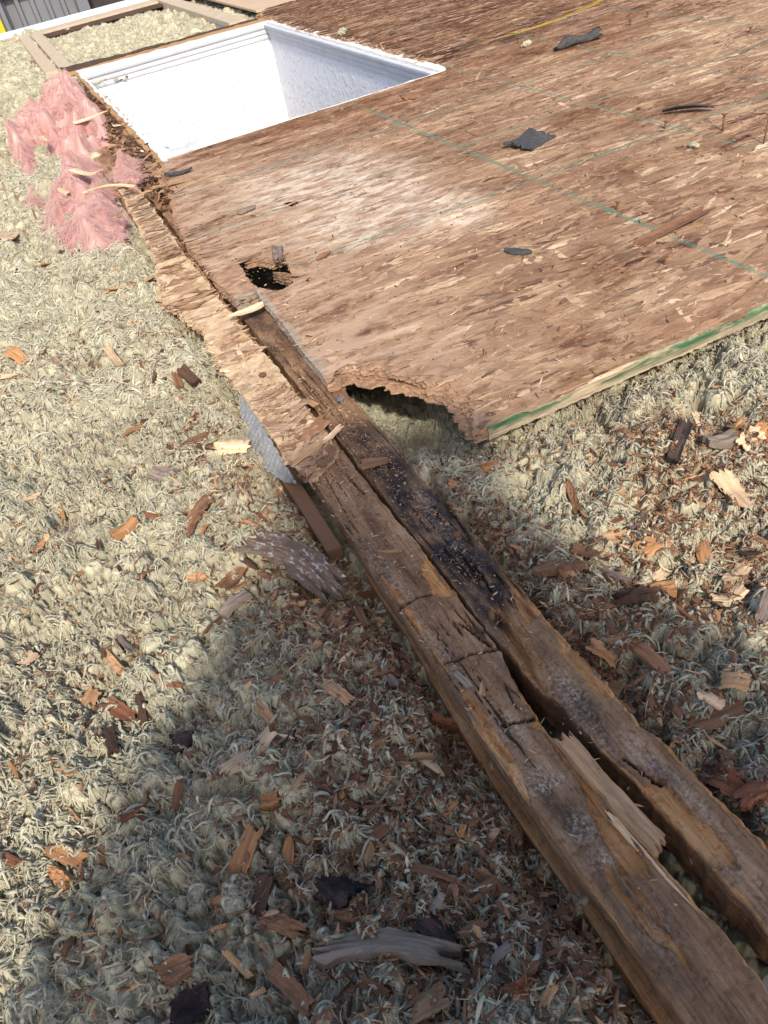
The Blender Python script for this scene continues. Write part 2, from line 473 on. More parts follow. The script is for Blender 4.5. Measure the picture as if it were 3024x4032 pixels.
M_WALL = mat_wall()
M_TRIM = mat_plain('dusty_white_trim', (0.50, 0.505, 0.51), 0.6, 0.3, var=0.2, scale=9)
M_PINE = mat_plain('bleached_timber', (0.44, 0.35, 0.245), 0.85, 0.15, var=0.35, scale=25, bump=0.3)
M_GREEN = mat_green_edge()
M_GALV = mat_plain('galvanised_steel', (0.26, 0.255, 0.245), 0.55, 0.35, metal=0.1, var=0.75, scale=60, bump=0.8)
M_DRIP = mat_plain('white_metal_edge', (0.60, 0.67, 0.75), 0.4, 0.5, var=0.06, scale=4)
M_GREYP = mat_plain('grey_sheet', (0.15, 0.153, 0.16), 0.6, 0.4, var=0.2, scale=3)
M_YEL = mat_plain('yellow_paint', (0.62, 0.45, 0.012), 0.6, 0.4, var=0.1, scale=3)
M_DARKB = mat_plain('dark_brown_board', (0.05, 0.038, 0.032), 0.8, 0.2, var=0.3, scale=6)
M_GROUND = mat_plain('soil', (0.10, 0.09, 0.07), 0.95, 0.1, var=0.35, scale=2)

# ------------------------------------------------------------------ mineral wool
PITS = [(-0.28, 1.62, .035, .05), (0.02, 1.95, .03, .05), (-0.12, 1.35, .04, .05), (-0.30, 1.05, .05, .05), (0.04, 2.25, .04, .05),
        (-0.08, 2.75, .05, .06), (0.80, 1.02, .03, .05), (1.08, 1.06, .05, .07), (1.14, 0.98, .03, .05), (0.10, 0.72, .025, .03),
        (0.17, 0.60, .04, .04), (-0.18, 0.62, .03, .04), (-0.25, 0.72, .03, .04), (0.13, 1.05, .03, .04), (0.62, 1.06, .04, .04),
        (-0.38, 1.9, .05, .05), (-0.2, 3.6, .06, .07), (-0.27, 4.6, .08, .08), (0.05, 5.5, .06, .07), (0.16, 1.42, .04, .05), (0.9, 1.2, .05, .06)]


def wool_base(x, y):
    far = smooth(2.0, 6.0, y)
    b = -0.068 + 0.020 * far + 0.026 * fbm(x * 4.0, y * 4.0, 3) + 0.024 * fbm(x * 9, y * 9, 5, 3) + 0.015 * fbm(x * 24, y * 24, 6, 2)
    b = b - 0.07 * smooth(0.10, 0.0, np.abs(x - 0.34) - 0.10) * (1 - far)
    b = b - 0.12 * smooth(0.44, 0.50, x) * smooth(1.52, 1.75, y) * smooth(4.2, 3.9, y)
    b = b - 0.05 * smooth(0.50, 0.60, x) * smooth(1.12, 1.28, y) - 0.15 * np.exp(-((x - 0.56) / 0.11) ** 2 - ((y - 1.52) / 0.17) ** 2)
    b = b - 0.12 * smooth(0.315, 0.335, x) * smooth(0.40, 0.385, x) * (1 - far)
    b = b + 0.022 * far * fbm(x * 11, y * 8, 12, 3)
    for px, py, r, d in PITS:
        b = b - d * np.exp(-((x - px) ** 2 + (y - py) ** 2) / (r * r))
    return b


def blob_list(x0, x1, y0, y1, sp, r0, r1, seed):
    g = np.random.default_rng(seed)
    nx = int((x1 - x0) / sp); ny = int((y1 - y0) / sp)
    X, Y = np.meshgrid(np.arange(nx), np.arange(ny))
    n = X.size
    x = x0 + (X.ravel() + g.random(n)) * sp; y = y0 + (Y.ravel() + g.random(n)) * sp
    r = r0 + (r1 - r0) * g.random(n) ** 1.7
    r = r * (0.55 + 0.85 * smooth(-0.45, 0.45, fbm(x * 7, y * 7, 31, 3)))
    z = g.normal(0, 0.0058, n) * (r / r0) ** .5
    return np.stack([x, y, r, z, g.random(n) * 6.283, g.random(n), 0.40 + 0.5 * g.random(n)], 1)


BLOBS = np.concatenate([
    blob_list(-0.75, 1.8, 0.12, 2.1, 0.0130, 0.008, 0.026, 1),
    blob_list(-1.25, 0.6, 2.1, 5.3, 0.017, 0.011, 0.032, 2),
    blob_list(-1.3, 2.75, 5.3, 11.0, 0.030, 0.018, 0.038, 3),
    blob_list(-1.25, -0.75, 0.12, 2.1, 0.022, 0.012, 0.026, 4)])
PATCHES = []


def wool_patch(x0, x1, y0, y1, res):
    nx = int(round((x1 - x0) / res)) + 1; ny = int(round((y1 - y0) / res)) + 1
    xs = x0 + np.arange(nx) * res; ys = y0 + np.arange(ny) * res
    X, Y = np.meshgrid(xs, ys)
    B = wool_base(X, Y)
    H = B - 0.016
    T = 0.35 + 0.25 * vnoise(X * 60, Y * 60, 9)
    sel = BLOBS[(BLOBS[:, 0] > x0 - .05) & (BLOBS[:, 0] < x1 + .05) & (BLOBS[:, 1] > y0 - .05) & (BLOBS[:, 1] < y1 + .05)]
    bz = wool_base(sel[:, 0], sel[:, 1])
    wamp = 0.007 if res < 0.0045 else 0.012
    WX = wamp * fbm(X * 62, Y * 62, 33, 3); WY = wamp * fbm(X * 62, Y * 62, 34, 3)
    for (bx, by, r, dz, ph, tint, sq), b0 in zip(sel, bz):
        i0 = max(0, int((bx - 1.3 * r - x0) / res)); i1 = min(nx, int((bx + 1.3 * r - x0) / res) + 2)
        j0 = max(0, int((by - 1.3 * r - y0) / res)); j1 = min(ny, int((by + 1.3 * r - y0) / res) + 2)
        if i1 - i0 < 1 or j1 - j0 < 1: continue
        c, s = math.cos(ph), math.sin(ph)
        dx = (xs[i0:i1] - bx)[None, :] + WX[j0:j1, i0:i1]; dy = (ys[j0:j1] - by)[:, None] + WY[j0:j1, i0:i1]
        u = (dx * c + dy * s) / r; v = (dy * c - dx * s) / (r * (0.38 + 0.42 * tint))
        d2 = u * u + v * v
        d = np.sqrt(d2)
        if res < 0.004:
            ang = np.arctan2(v, u)
            rip = np.cos(10 * d + 2 * ang + ph * 3) * 0.15 * np.clip(1 - d2, 0, 1) * (d > .12) + 0.14 * np.cos(3 * ang + ph) * d
        else:
            rip = 0
        h = b0 + dz + r * sq * (np.sqrt(np.clip(1 - d2, 0, 1)) + rip) - 0.006
        h = np.where(d2 < 1, h, -9)
        Hs = H[j0:j1, i0:i1]
        m = h > Hs
        Hs[m] = h[m]
        T[j0:j1, i0:i1][m] = (0.25 + 0.7 * tint + 0.15 * np.broadcast_to(rip, h.shape)[m] * 4) if np.ndim(rip) else 0.25 + 0.7 * tint
    if res < 0.004:
        H = H + 0.0022 * fbm(X * 190, Y * 190, 21, 3) + 0.0045 * fbm(X * 55, Y * 55, 22, 3)
    else:
        H = H + 0.003 * fbm(X * 80, Y * 80, 21, 3)
    PATCHES.append((x0, y0, res, nx, ny, H))
    return X, Y, H, np.clip(T, 0, 1)


def wool_h(x, y):
    x = np.atleast_1d(np.asarray(x, float)); y = np.atleast_1d(np.asarray(y, float))
    out = wool_base(x, y)
    done = np.zeros(len(x), bool)
    for x0, y0, res, nx, ny, H in PATCHES:
        i = np.round((x - x0) / res).astype(int); j = np.round((y - y0) / res).astype(int)
        ok = (i >= 0) & (j >= 0) & (i < nx) & (j < ny) & ~done
        out[ok] = H[j[ok], i[ok]]; done |= ok
    return out


def covered(x, y):
    """true where the deck, the skylight or the rafters hide the wool for good"""
    deck = (x > 0.86) & (y > 1.52)
    well = (x > 0.56) & (x < 2.06) & (y > 3.0) & (y < 7.06)
    return (deck & (y < 7.1) & (x < 2.0) & (y < 3.9)) | well | ((x > 0.86) & (y > 1.52) & (y < 7.2)) | ((x > 2.05) & (y < 7.6))


Vs, Qs, Ts, off = [], [], [], 0
for (x0, x1, y0, y1, res) in ((-0.62, 1.72, 0.18, 2.06, 0.0021), (-1.2, 0.52, 2.06, 5.3, 0.0042), (-1.3, 2.7, 5.3, 10.9, 0.010), (-1.2, -0.62, 0.18, 2.06, 0.006)):
    X, Y, H, T = wool_patch(x0, x1, y0, y1, res)
    q = grid_faces(X.shape[1], X.shape[0])
    cx = X.ravel()[q[:, 0]]; cy = Y.ravel()[q[:, 0]]
    q = q[~covered(cx, cy)]
    Vs.append(np.stack([X.ravel(), Y.ravel(), H.ravel()], 1)); Ts.append(T.ravel()); Qs.append(q + off); off += X.size
wool = link('mineral_wool', mk_mesh('mineral_wool', np.concatenate(Vs), np.concatenate(Qs), attrs={'tint': np.concatenate(Ts)}), M_WOOL)
tag(wool, 'grey green loose mineral wool filling the bays between the rafters', 'insulation', kind='stuff')


def fibres(name, x, y, z, L, rad, mat, parent, seed, lift=0.006, tint=None, npt=7, curl=1.8):
    """hair curves: tapering curled strands"""
    g = np.random.default_rng(seed)
    n = len(x)
    th = g.random(n) * 6.283
    k = g.normal(0, curl, n) / L
    t = np.linspace(0, 1, npt)[None, :]
    a = th[:, None] + k[:, None] * L[:, None] * t
    step = L[:, None] / (npt - 1)
    px = x[:, None] + np.cumsum(np.cos(a) * step, 1); py = y[:, None] + np.cumsum(np.sin(a) * step, 1)
    pz = wool_or(z, px, py) + lift * np.sin(t * 3.14159) * g.random(n)[:, None] * 1.6 + 0.0005
    for _ in range(3):
        q = pz.copy(); q[:, 1:-1] = (pz[:, :-2] + 2 * pz[:, 1:-1] + pz[:, 2:]) / 4
        q[:, 0] = (pz[:, 0] + pz[:, 1]) / 2; q[:, -1] = (pz[:, -1] + pz[:, -2]) / 2; pz = q
    P = np.stack([px, py, pz + 0.001], 2).reshape(-1, 3)
    cu = bpy.data.hair_curves.new(name)
    cu.add_curves([npt] * n)
    cu.attributes['position'].data.foreach_set('vector', P.astype(np.float32).ravel())
    prof = np.sin(np.clip(t, 0.03, 0.97) * 3.14159) ** 0.7
    R = (rad[:, None] * prof).ravel().astype(np.float32)
    at = cu.attributes.get('radius') or cu.attributes.new('radius', 'FLOAT', 'POINT')
    at.data.foreach_set('value', R)
    tv = np.repeat(np.clip(g.normal(0.55, 0.25, n) if tint is None else tint, 0, 1), npt).astype(np.float32)
    at = cu.attributes.new('tint', 'FLOAT', 'POINT'); at.data.foreach_set('value', tv)
    o = bpy.data.objects.new(name, cu); col.objects.link(o)
    cu.materials.append(mat)
    if parent: o.parent = parent
    return o


def wool_or(z, px, py):
    return wool_h(px.ravel(), py.ravel()).reshape(px.shape) if z is None else z(px, py)


def fibre_field(n, x0, x1, y0, y1, seed, lmin, lmax, r0, r1):
    g = np.random.default_rng(seed)
    x = x0 + (x1 - x0) * g.random(n); y = y0 + (y1 - y0) * g.random(n)
    ok = ~covered(x, y) & ~((x > 0.24) & (x < 0.445)) & ~((x > .72) & (y > 1.50))
    dens = smooth(-0.35, 0.4, fbm(x * 9, y * 9, 40)) * 0.85 + 0.15
    ok &= g.random(n) < dens
    x, y = x[ok], y[ok]
    # locks: several strands share one root and bearing
    L = lmin + (lmax - lmin) * g.random(len(x)) ** 2
    return x, y, L, r0 + (r1 - r0) * g.random(len(x)) ** 2


x, y, L, r = fibre_field(52000, -0.62, 1.4, 0.2, 1.7, 51, 0.010, 0.034, 0.00025, 0.0011)
xf, yf, Lf, rf = fibre_field(26000, -0.62, 1.3, 0.2, 1.25, 52, 0.012, 0.045, 0.00012, 0.00030)
x2, y2, L2, r2 = fibre_field(48000, -0.8, 0.26, 1.7, 4.2, 53, 0.014, 0.045, 0.0006, 0.0018)
x = np.concatenate([x, xf, x2]); y = np.concatenate([y, yf, y2]); L = np.concatenate([L, Lf, L2]); r = np.concatenate([r, rf, r2])
fibres('fibre', x, y, None, L, r, M_FIBRE, wool, 54)


def curls(sel, per, seed, r0, r1, npt=7):
    """yarn-like strands wound round the wool nodules"""
    g = np.random.default_rng(seed)
    sel = np.repeat(sel, per, 0); n = len(sel)
    f0 = 0.15 + 0.95 * g.random(n); f1 = f0 + g.normal(0, 0.35, n)
    a0 = sel[:, 4] + g.normal(0, 1.1, n); da = (0.5 + 1.4 * g.random(n)) * np.where(sel[:, 5] < 0.5, 1, -1)
    t = np.linspace(0, 1, npt)[None, :]
    f = f0[:, None] * (1 - t) + f1[:, None] * t
    a = a0[:, None] + da[:, None] * t
    rr = sel[:, 2][:, None]
    px = sel[:, 0][:, None] + rr * f * np.cos(a); py = sel[:, 1][:, None] + rr * f * np.sin(a)
    h = wool_h(px.ravel(), py.ravel()).reshape(px.shape)
    hs = h.copy()
    for _ in range(4):
        q = hs.copy(); q[:, 1:-1] = (hs[:, :-2] + hs[:, 2:] + 2 * hs[:, 1:-1]) / 4
        q[:, 0] = (hs[:, 0] + hs[:, 1]) / 2; q[:, -1] = (hs[:, -1] + hs[:, -2]) / 2; hs = q
    pz = hs + 0.0016 + 0.004 * np.sin(t * 3.1416) * g.random(n)[:, None] ** 2
    P = np.stack([px, py, pz], 2).reshape(-1, 3)
    cu = bpy.data.hair_curves.new('curl'); cu.add_curves([npt] * n)
    cu.attributes['position'].data.foreach_set('vector', P.astype(np.float32).ravel())
    rad = (r0 + (r1 - r0) * g.random(n) ** 2)[:, None] * np.sin(np.clip(t, 0.04, 0.96) * 3.1416) ** 0.6
    at = cu.attributes.get('radius') or cu.attributes.new('radius', 'FLOAT', 'POINT')
    at.data.foreach_set('value', rad.ravel().astype(np.float32))
    tv = np.repeat(np.clip(0.2 + 0.5 * sel[:, 5] + g.normal(0.05, 0.22, n), 0, 1), npt).astype(np.float32)
    at = cu.attributes.new('tint', 'FLOAT', 'POINT'); at.data.foreach_set('value', tv)
    o = bpy.data.objects.new('curl', cu); col.objects.link(o); cu.materials.append(M_FIBRE); o.parent = wool


bs = BLOBS[(BLOBS[:, 0] > -0.62) & (BLOBS[:, 0] < 1.5) & (BLOBS[:, 1] > 0.2) & (BLOBS[:, 1] < 2.05)]
bs = bs[~covered(bs[:, 0], bs[:, 1]) & ~((bs[:, 0] > .24) & (bs[:, 0] < .445)) & ~((bs[:, 0] > .72) & (bs[:, 1] > 1.5)) & (bs[:, 0] < 0.35 + 0.9 * bs[:, 1])]
curls(bs, 3, 55, 0.0005, 0.0016)
bs = BLOBS[(BLOBS[:, 0] > -0.7) & (BLOBS[:, 0] < 0.26) & (BLOBS[:, 1] > 2.05) & (BLOBS[:, 1] < 5.3)]
curls(bs, 6, 56, 0.0007, 0.0020, 6)
bs = BLOBS[(BLOBS[:, 1] > 5.3) & (BLOBS[:, 0] > -1.0)]
bs = bs[~covered(bs[:, 0], bs[:, 1])]
curls(bs, 4, 66, 0.0015, 0.0045, 6)
# fat felted locks lying between the nodules, and thin wisps
x, y, L, r = fibre_field(95000, -0.62, 1.5, 0.2, 2.0, 57, 0.012, 0.046, 0.0009, 0.0031)
fibres('lock', x, y, None, L, r, M_FIBRE, wool, 58, lift=0.009, npt=9, curl=1.6, tint=np.clip(0.42 + 0.5 * fbm(x * 30, y * 30, 71, 3) + np.random.default_rng(3).normal(0, .16, len(x)), 0, 1))
x, y, L, r = fibre_field(36000, -0.8, 0.26, 2.0, 5.0, 59, 0.02, 0.06, 0.0014, 0.0038)
fibres('lock', x, y, None, L, r, M_FIBRE, wool, 60, lift=0.008, npt=8, curl=1.6)

# ------------------------------------------------------------------ pink fibreglass wads


def in_poly(x, y, poly):
    x = np.asarray(x); y = np.asarray(y)
    ins = np.zeros(x.shape, bool)
    n = len(poly)
    for i in range(n):
        ax, ay = poly[i]; bx, by = poly[(i + 1) % n]
        c = ((ay > y) != (by > y)) & (x < (bx - ax) * (y - ay) / ((by - ay) if by != ay else 1e-9) + ax)
        ins ^= c
    return ins


def edge_dist(x, y, poly):
    d = np.full(np.shape(x), 9.0)
    n = len(poly)
    for i in range(n):
        a = np.array(poly[i]); b = np.array(poly[(i + 1) % n]); ab = b - a
        t = np.clip(((x - a[0]) * ab[0] + (y - a[1]) * ab[1]) / (ab @ ab + 1e-12), 0, 1)
        d = np.minimum(d, np.hypot(x - a[0] - t * ab[0], y - a[1] - t * ab[1]))
    return d


def pink_wad(label, poly, height, zbase, seed, res=0.008, nf=5000):
    g = np.random.default_rng(seed)
    P = np.array(poly); x0, y0 = P.min(0) - .05; x1, y1 = P.max(0) + .05
    xs = np.arange(x0, x1, res); ys = np.arange(y0, y1, res * 1.3)
    X, Y = np.meshgrid(xs, ys)
    wx = X + 0.06 * fbm(X * 5, Y * 4, seed + 1, 4); wy = Y + 0.12 * fbm(X * 4, Y * 4, seed + 2, 4)
    d = np.where(in_poly(wx, wy, poly), edge_dist(wx, wy, poly), 0)
    env = smooth(0, 0.10, d)
    rid = 1 - np.abs(fbm(X * 6 + fbm(X * 4, Y * 4, seed + 7), Y * 3.2, seed + 3, 4))
    lump = 0.5 + 0.5 * fbm(X * 7, Y * 3.5, seed + 4, 3)
    H = zbase + height * env * (0.2 + 0.6 * lump + 1.5 * (rid - 0.75)) + 0.035 * env * fbm(X * 16, Y * 12, seed + 8, 4) + 0.012 * fbm(X * 45, Y * 30, seed + 5, 3) * env
    n = int(P.shape[0] and (x1 - x0) * (y1 - y0) * 420)
    for _ in range(n):
        bx, by = x0 + (x1 - x0) * g.random(), y0 + (y1 - y0) * g.random()
        r = 0.012 + 0.045 * g.random() ** 2; ry = r * (1.2 + g.random())
        j = slice(max(0, int((by - ry - y0) / res / 1.3)), int((by + ry - y0) / res / 1.3) + 1)
        i = slice(max(0, int((bx - r - x0) / res)), int((bx + r - x0) / res) + 1)
        d2 = ((X[j, i] - bx) / r) ** 2 + ((Y[j, i] - by) / ry) ** 2
        if d2.size == 0: continue
        H[j, i] += np.where(d2 < 1, 0.45 * r * np.sqrt(np.clip(1 - d2, 0, 1)), 0) * env[j, i]
    T = np.clip(0.45 + 1.2 * (rid - 0.75) + 0.9 * fbm(X * 11, Y * 8, seed + 6) + 0.5 * fbm(X * 40, Y * 28, seed + 9), 0, 1)
    q = grid_faces(X.shape[1], X.shape[0]); q = q[env.ravel()[q].min(1) > 0.02]
    V = np.stack([X.ravel(), Y.ravel(), H.ravel()], 1)
    # a soft ragged underside so the wad has body
    nV = len(V)
    o = link('fibreglass_wad', mk_mesh('fibreglass_wad', np.concatenate([V, V - (0, 0, 0.03)]), np.concatenate([q, q[:, ::-1] + nV]), attrs={'tint': np.concatenate([T.ravel()] * 2)}), M_PINK)
    tag(o, label, 'insulation', 'pink fibreglass wads')
    ok = np.argwhere(env > 0.05); pick = ok[g.integers(0, len(ok), nf)]
    fx = xs[pick[:, 1]] + g.normal(0, .01, nf); fy = ys[pick[:, 0]] + g.normal(0, .015, nf)

    def zf(px, py):
        i = np.clip(np.round((px - x0) / res).astype(int), 0, X.shape[1] - 1); j = np.clip(np.round((py - y0) / res / 1.3).astype(int), 0, X.shape[0] - 1)
        return np.maximum(H[j, i], zbase)
    fibres('fibre', fx, fy, zf, 0.015 + 0.045 * g.random(nf), 0.0002 + 0.0005 * g.random(nf) ** 2, M_PINKF, o, seed, lift=0.022)
    return H, x0, y0, res


pink_wad('big fluffy pink fibreglass wad in two peaks left of the skylight', [(0.10, 6.5), (-0.05, 6.15), (-0.17, 5.5), (-0.16, 4.75), (-0.06, 4.6), (0.03, 5.2), (0.06, 4.75), (0.22, 4.65), (0.42, 4.85), (0.47, 5.6), (0.49, 6.9), (0.40, 7.45), (0.24, 6.9)], 0.13, -0.06, 101, nf=13000)
pink_wad('flatter pink fibreglass wad with wood splinters beside the cream strip', [(0.06, 4.45), (-0.06, 4.1), (-0.12, 3.75), (-0.02, 3.3), (0.08, 3.12), (0.19, 3.35), (0.24, 3.65), (0.23, 4.05), (0.29, 4.45), (0.17, 4.6)], 0.09, -0.055, 102, nf=9000)
pink_wad('small pink fibreglass tuft on the wood strip by the deck corner', [(0.30, 4.12), (0.27, 3.9), (0.33, 3.78), (0.40, 3.9), (0.42, 4.1), (0.36, 4.25)], 0.07, 0.0, 103, nf=1500)
pink_wad('tiny pale pink fluff alone on the wool left of the two wads', [(-0.17, 4.32), (-0.19, 4.1), (-0.10, 4.08), (-0.06, 4.3), (-0.1, 4.5)], 0.06, -0.05, 104, nf=900)

# ------------------------------------------------------------------ strand board


def rough_outline(pts, rough, step=0.006, seed=0, shift=0.0):
    """densify a closed outline; rough[i] is the tear roughness of the edge leaving point i; shift grows torn edges outward (right-hand side of travel is inside)"""
    out, wts = [], []
    n = len(pts)
    s = 0.0
    for i in range(n):
        a = np.array(pts[i], float); b = np.array(pts[(i + 1) % n], float)
        L = np.hypot(*(b - a)); m = max(1, int(L / (step if rough[i] > 0.001 else step * 4)))
        nrm = np.array([-(b - a)[1], (b - a)[0]]) / max(L, 1e-9)
        for k in range(m):
            t = k / m; p = a + (b - a) * t; q = s + L * t
            rr = rough[i]
            w_ = 2.5 * vnoise(np.array([q * 8]), np.array([seed * 0.9 + 3]), 63)[0]
            d = rr * (1.1 * vnoise(np.array([q * 12]), np.array([seed * 1.1]), 60)[0] + 0.7 * vnoise(np.array([q * 37 + w_]), np.array([seed * 1.7 + 5]), 61)[0] + 0.5 * vnoise(np.array([q * 110 + 2 * w_]), np.array([seed * 2.3 + 9]), 62)[0] + 0.3 * vnoise(np.array([q * 290]), np.array([seed * 2.9 + 2]), 64)[0])
            sh = shift * (1.0 if rr >= 0.0095 else 0.12 * min(1, rr / 0.006))
            out.append(p + nrm * (d + sh)); wts.append(rr)
        s += L
    return np.array(out)


def ply_stack(outline, rough, ztop, zbot, nply, mat, name, parent, seed, spread=0.006, holes=()):
    """board body: thin plies, each with its own torn outline"""
    V, T, Q = [], [], []
    off = 0
    for k in range(nply):
        sh = spread * (k / max(1, nply - 1)) + (spread * 0.3 * (random.random() - .5)) * (k > 0)
        o = rough_outline(outline, rough, seed=seed + k * 0.37, shift=sh)
        za = ztop + (zbot - ztop) * k / nply - (0.0002 if k else 0); zb = ztop + (zbot - ztop) * (k + 1) / nply
        loops = [o] + [rough_outline(h, [0.004] * len(h), step=0.004, seed=seed + k + 5 * q) for q, h in enumerate(holes)]
        pts = np.concatenate(loops); edges = []; st = 0
        for lp in loops:
            m_ = len(lp); edges += [(st + q, st + (q + 1) % m_) for q in range(m_)]; st += m_
        cv_, _, cf_, _, _, _ = delaunay_2d_cdt([Vector(p) for p in pts], edges, [], 0, 1e-6)
        cv_ = np.array([v[:] for v in cv_]); tri = np.array(cf_)
        cen = cv_[tri].mean(1); keep = in_poly(cen[:, 0], cen[:, 1], o)
        for lp in loops[1:]: keep &= ~in_poly(cen[:, 0], cen[:, 1], lp)
        tri = tri[keep]; n = len(cv_)
        wob = 0.0012 * vnoise(cv_[:, 0] * 60, cv_[:, 1] * 60, 70 + k)
        V += [np.column_stack([cv_, za + wob * (k > 0)]), np.column_stack([cv_, zb + wob])]
        T.append(tri + off); T.append(tri[:, ::-1] + off + n)
        off += 2 * n
        wob = 0.0012 * vnoise(pts[:, 0] * 60, pts[:, 1] * 60, 70 + k); n = len(pts)
        V += [np.column_stack([pts, za + wob * (k > 0)]), np.column_stack([pts, zb + wob])]
        st = 0
        for lp in loops:
            m_ = len(lp); i = st + np.arange(m_); j = st + (np.arange(m_) + 1) % m_; st += m_
            Q.append(np.stack([i + off, i + off + n, j + off + n, j + off], 1))
        off += 2 * n
    me = mk_mesh(name, np.concatenate(V), np.concatenate(Q), np.concatenate(T), smooth_shade=False)
    return link(name, me, mat, parent)


def strands(name, n, bounds, test, mat, parent, seed, clus=0.16, curve=0.004, L=(0.05, 0.15), W=(0.008, 0.028), ang=0.24, wide=0.14, z0=0.0004, z1=0.0024, tone=(0.48, 0.2), lift=None, tilt=0.006):
    """many long flat wood strands pressed into one face"""
    g = np.random.default_rng(seed)
    x0, x1, y0, y1 = bounds
    cx = x0 + (x1 - x0) * g.random(n); cy = y0 + (y1 - y0) * g.random(n)
    a = g.normal(0, ang, n); m = g.random(n) < wide; a[m] = g.normal(0, 0.8, m.sum())
    ll = L[0] + (L[1] - L[0]) * g.random(n); ww = W[0] + (W[1] - W[0]) * g.random(n) ** 1.5
    keep = np.zeros(n, int)
    for u in (-0.45, 0, 0.45):
        keep += test(cx + np.cos(a) * ll * u, cy + np.sin(a) * ll * u)
    k = keep == 3
    cx, cy, a, ll, ww = cx[k], cy[k], a[k], ll[k], ww[k]; n = len(cx)
    ns = 7
    t = np.linspace(-0.5, 0.5, ns)[None, :]
    wl = ww[:, None] * (0.5 + 0.14 * g.normal(0, 1, (n, ns))); wr = ww[:, None] * (0.5 + 0.14 * g.normal(0, 1, (n, ns)))
    endt = g.random((n, 1)) * 0.6 + 0.3
    wl[:, [0, -1]] *= endt; wr[:, [0, -1]] *= g.random((n, 1)) * 0.8 + 0.2
    lx = ll[:, None] * t + ww[:, None] * 0.0
    skew = g.normal(0, 0.5, n)[:, None] * ww[:, None]
    lxl = lx + skew * np.sign(t) * (np.abs(t) > 0.4); lxr = lx - skew * np.sign(t) * (np.abs(t) > 0.4)
    zb = z0 + (z1 - z0) * g.random(n)
    if lift is not None: zb = zb + lift(cx, cy) * g.random(n) ** 2
    sl = g.normal(0, tilt, n); cv = g.normal(0, 1, n) * curve
    if lift is not None: cv = cv + np.sign(g.normal(0, 1, n)) * lift(cx, cy) * 1.2
    zz = zb[:, None] + np.abs(sl)[:, None] * ll[:, None] * (t + .5) + cv[:, None] * (t ** 2) * 2 + (0.0002 if curve else 0.00004) * g.normal(0, 1, (n, ns))
    zz = np.maximum(zz, z0)
    ca, sa = np.cos(a)[:, None], np.sin(a)[:, None]
    VL = np.stack([cx[:, None] + lxl * ca - wl * sa, cy[:, None] + lxl * sa + wl * ca, zz + (0.0002 if curve else 0.00004) * g.normal(0, 1, (n, ns))], 2)
    VR = np.stack([cx[:, None] + lxr * ca + wr * sa, cy[:, None] + lxr * sa - wr * ca, zz], 2)
    V = np.stack([VR, VL], 2).reshape(-1, 3)
    uu = np.broadcast_to(lx, (n, ns)); UV = np.stack([np.stack([uu, -wr], 2), np.stack([uu, wl], 2)], 2).reshape(-1, 2)
    b = np.arange(ns - 1)[None, :] * 2 + (np.arange(n) * ns * 2)[:, None]; b = b.ravel()
    Q = np.stack([b, b + 2, b + 3, b + 1], 1)
    tn = np.clip(g.normal(tone[0], tone[1], n), 0, 1)
    # clusters of paler and darker strands
    tn = np.clip(tn + clus * fbm(cx * 1.6, cy * 4, seed + 8, 3), 0, 1)
    me = mk_mesh(name, V, Q, smooth_shade=False, attrs={'tone': np.repeat(tn, ns * 2), 'rnd': np.repeat(g.random(n), ns * 2)}, uv=UV)
    return tag(link(name, me, mat, parent), kind='stuff')


# outline, clockwise seen from above so that its left-hand side is outside
OA = [(0.613, 1.222), (0.616, 1.262), (0.628, 1.315), (0.642, 1.375), (0.622, 1.45), (0.6, 1.51), (0.565, 1.575), (0.525, 1.625), (0.49, 1.66), (0.448, 1.69),
      (0.414, 1.64), (0.424, 1.97), (0.431, 2.289), (0.398, 2.283), (0.359, 2.276), (0.354, 2.402), (0.349, 2.602), (0.345, 2.85), (0.36, 3.038), (0.382, 3.239),
      (0.404, 3.413), (0.424, 3.7), (0.43, 4.09), (0.51, 4.05), (2.1, 4.05), (2.13, 4.36), (4.9, 4.36), (4.9, 1.222)]
RA = [0.013, 0.014, 0.015, 0.016, 0.016, 0.016, 0.016, 0.016, 0.014, 0.012, 0.0022, 0.003, 0.006, 0.005, 0.005, 0.005, 0.005, 0.005, 0.005, 0.005, 0.005, 0.004, 0.006, 0.0008, 0.003, 0.003, 0.0, 0.0008]
HOLES_A = [[(0.444, 2.3), (0.48, 2.245), (0.535, 2.215), (0.565, 2.32), (0.6, 2.48), (0.545, 2.475), (0.515, 2.54), (0.475, 2.55), (0.458, 2.66), (0.446, 2.55), (0.442, 2.43), (0.44, 2.36)], [(0.738, 3.126), (0.764, 3.04), (0.796, 2.961), (0.825, 2.868), (0.798, 2.825), (0.77, 2.888), (0.748, 2.998)], [(0.606, 2.945), (0.627, 2.951), (0.637, 2.924), (0.618, 2.885)], [(0.52, 2.381), (0.548, 2.338), (0.587, 2.261), (0.616, 2.213), (0.601, 2.197), (0.571, 2.246), (0.539, 2.311)]]
deck = empty('roof_deck_panel', (0.62, 1.22, -0.02))
tag(deck, 'rotten brown strand board deck panel with torn corner and green front edge', 'roof panel')


def at_parent(o, p):
    o.parent = p
    o.matrix_parent_inverse = Matrix.Translation(p.location).inverted()
    return o


body = at_parent(ply_stack(OA, RA, 0.0, -0.0345, 8, M_OSBC, 'board', None, 11, 0.026, HOLES_A), deck)
OAn = np.array(OA)


def rot_lift(x, y):
    e = smooth(0.50, 0.05, x - 0.42) * smooth(1.9, 2.4, y) * smooth(3.3, 2.8, y)
    n = np.exp(-(((x - 0.58) / 0.10) ** 2 + ((y - 1.47) / 0.12) ** 2))
    return 0.005 * np.maximum(e * smooth(-0.1, 0.4, fbm(x * 7, y * 7, 90)), 0.8 * n)


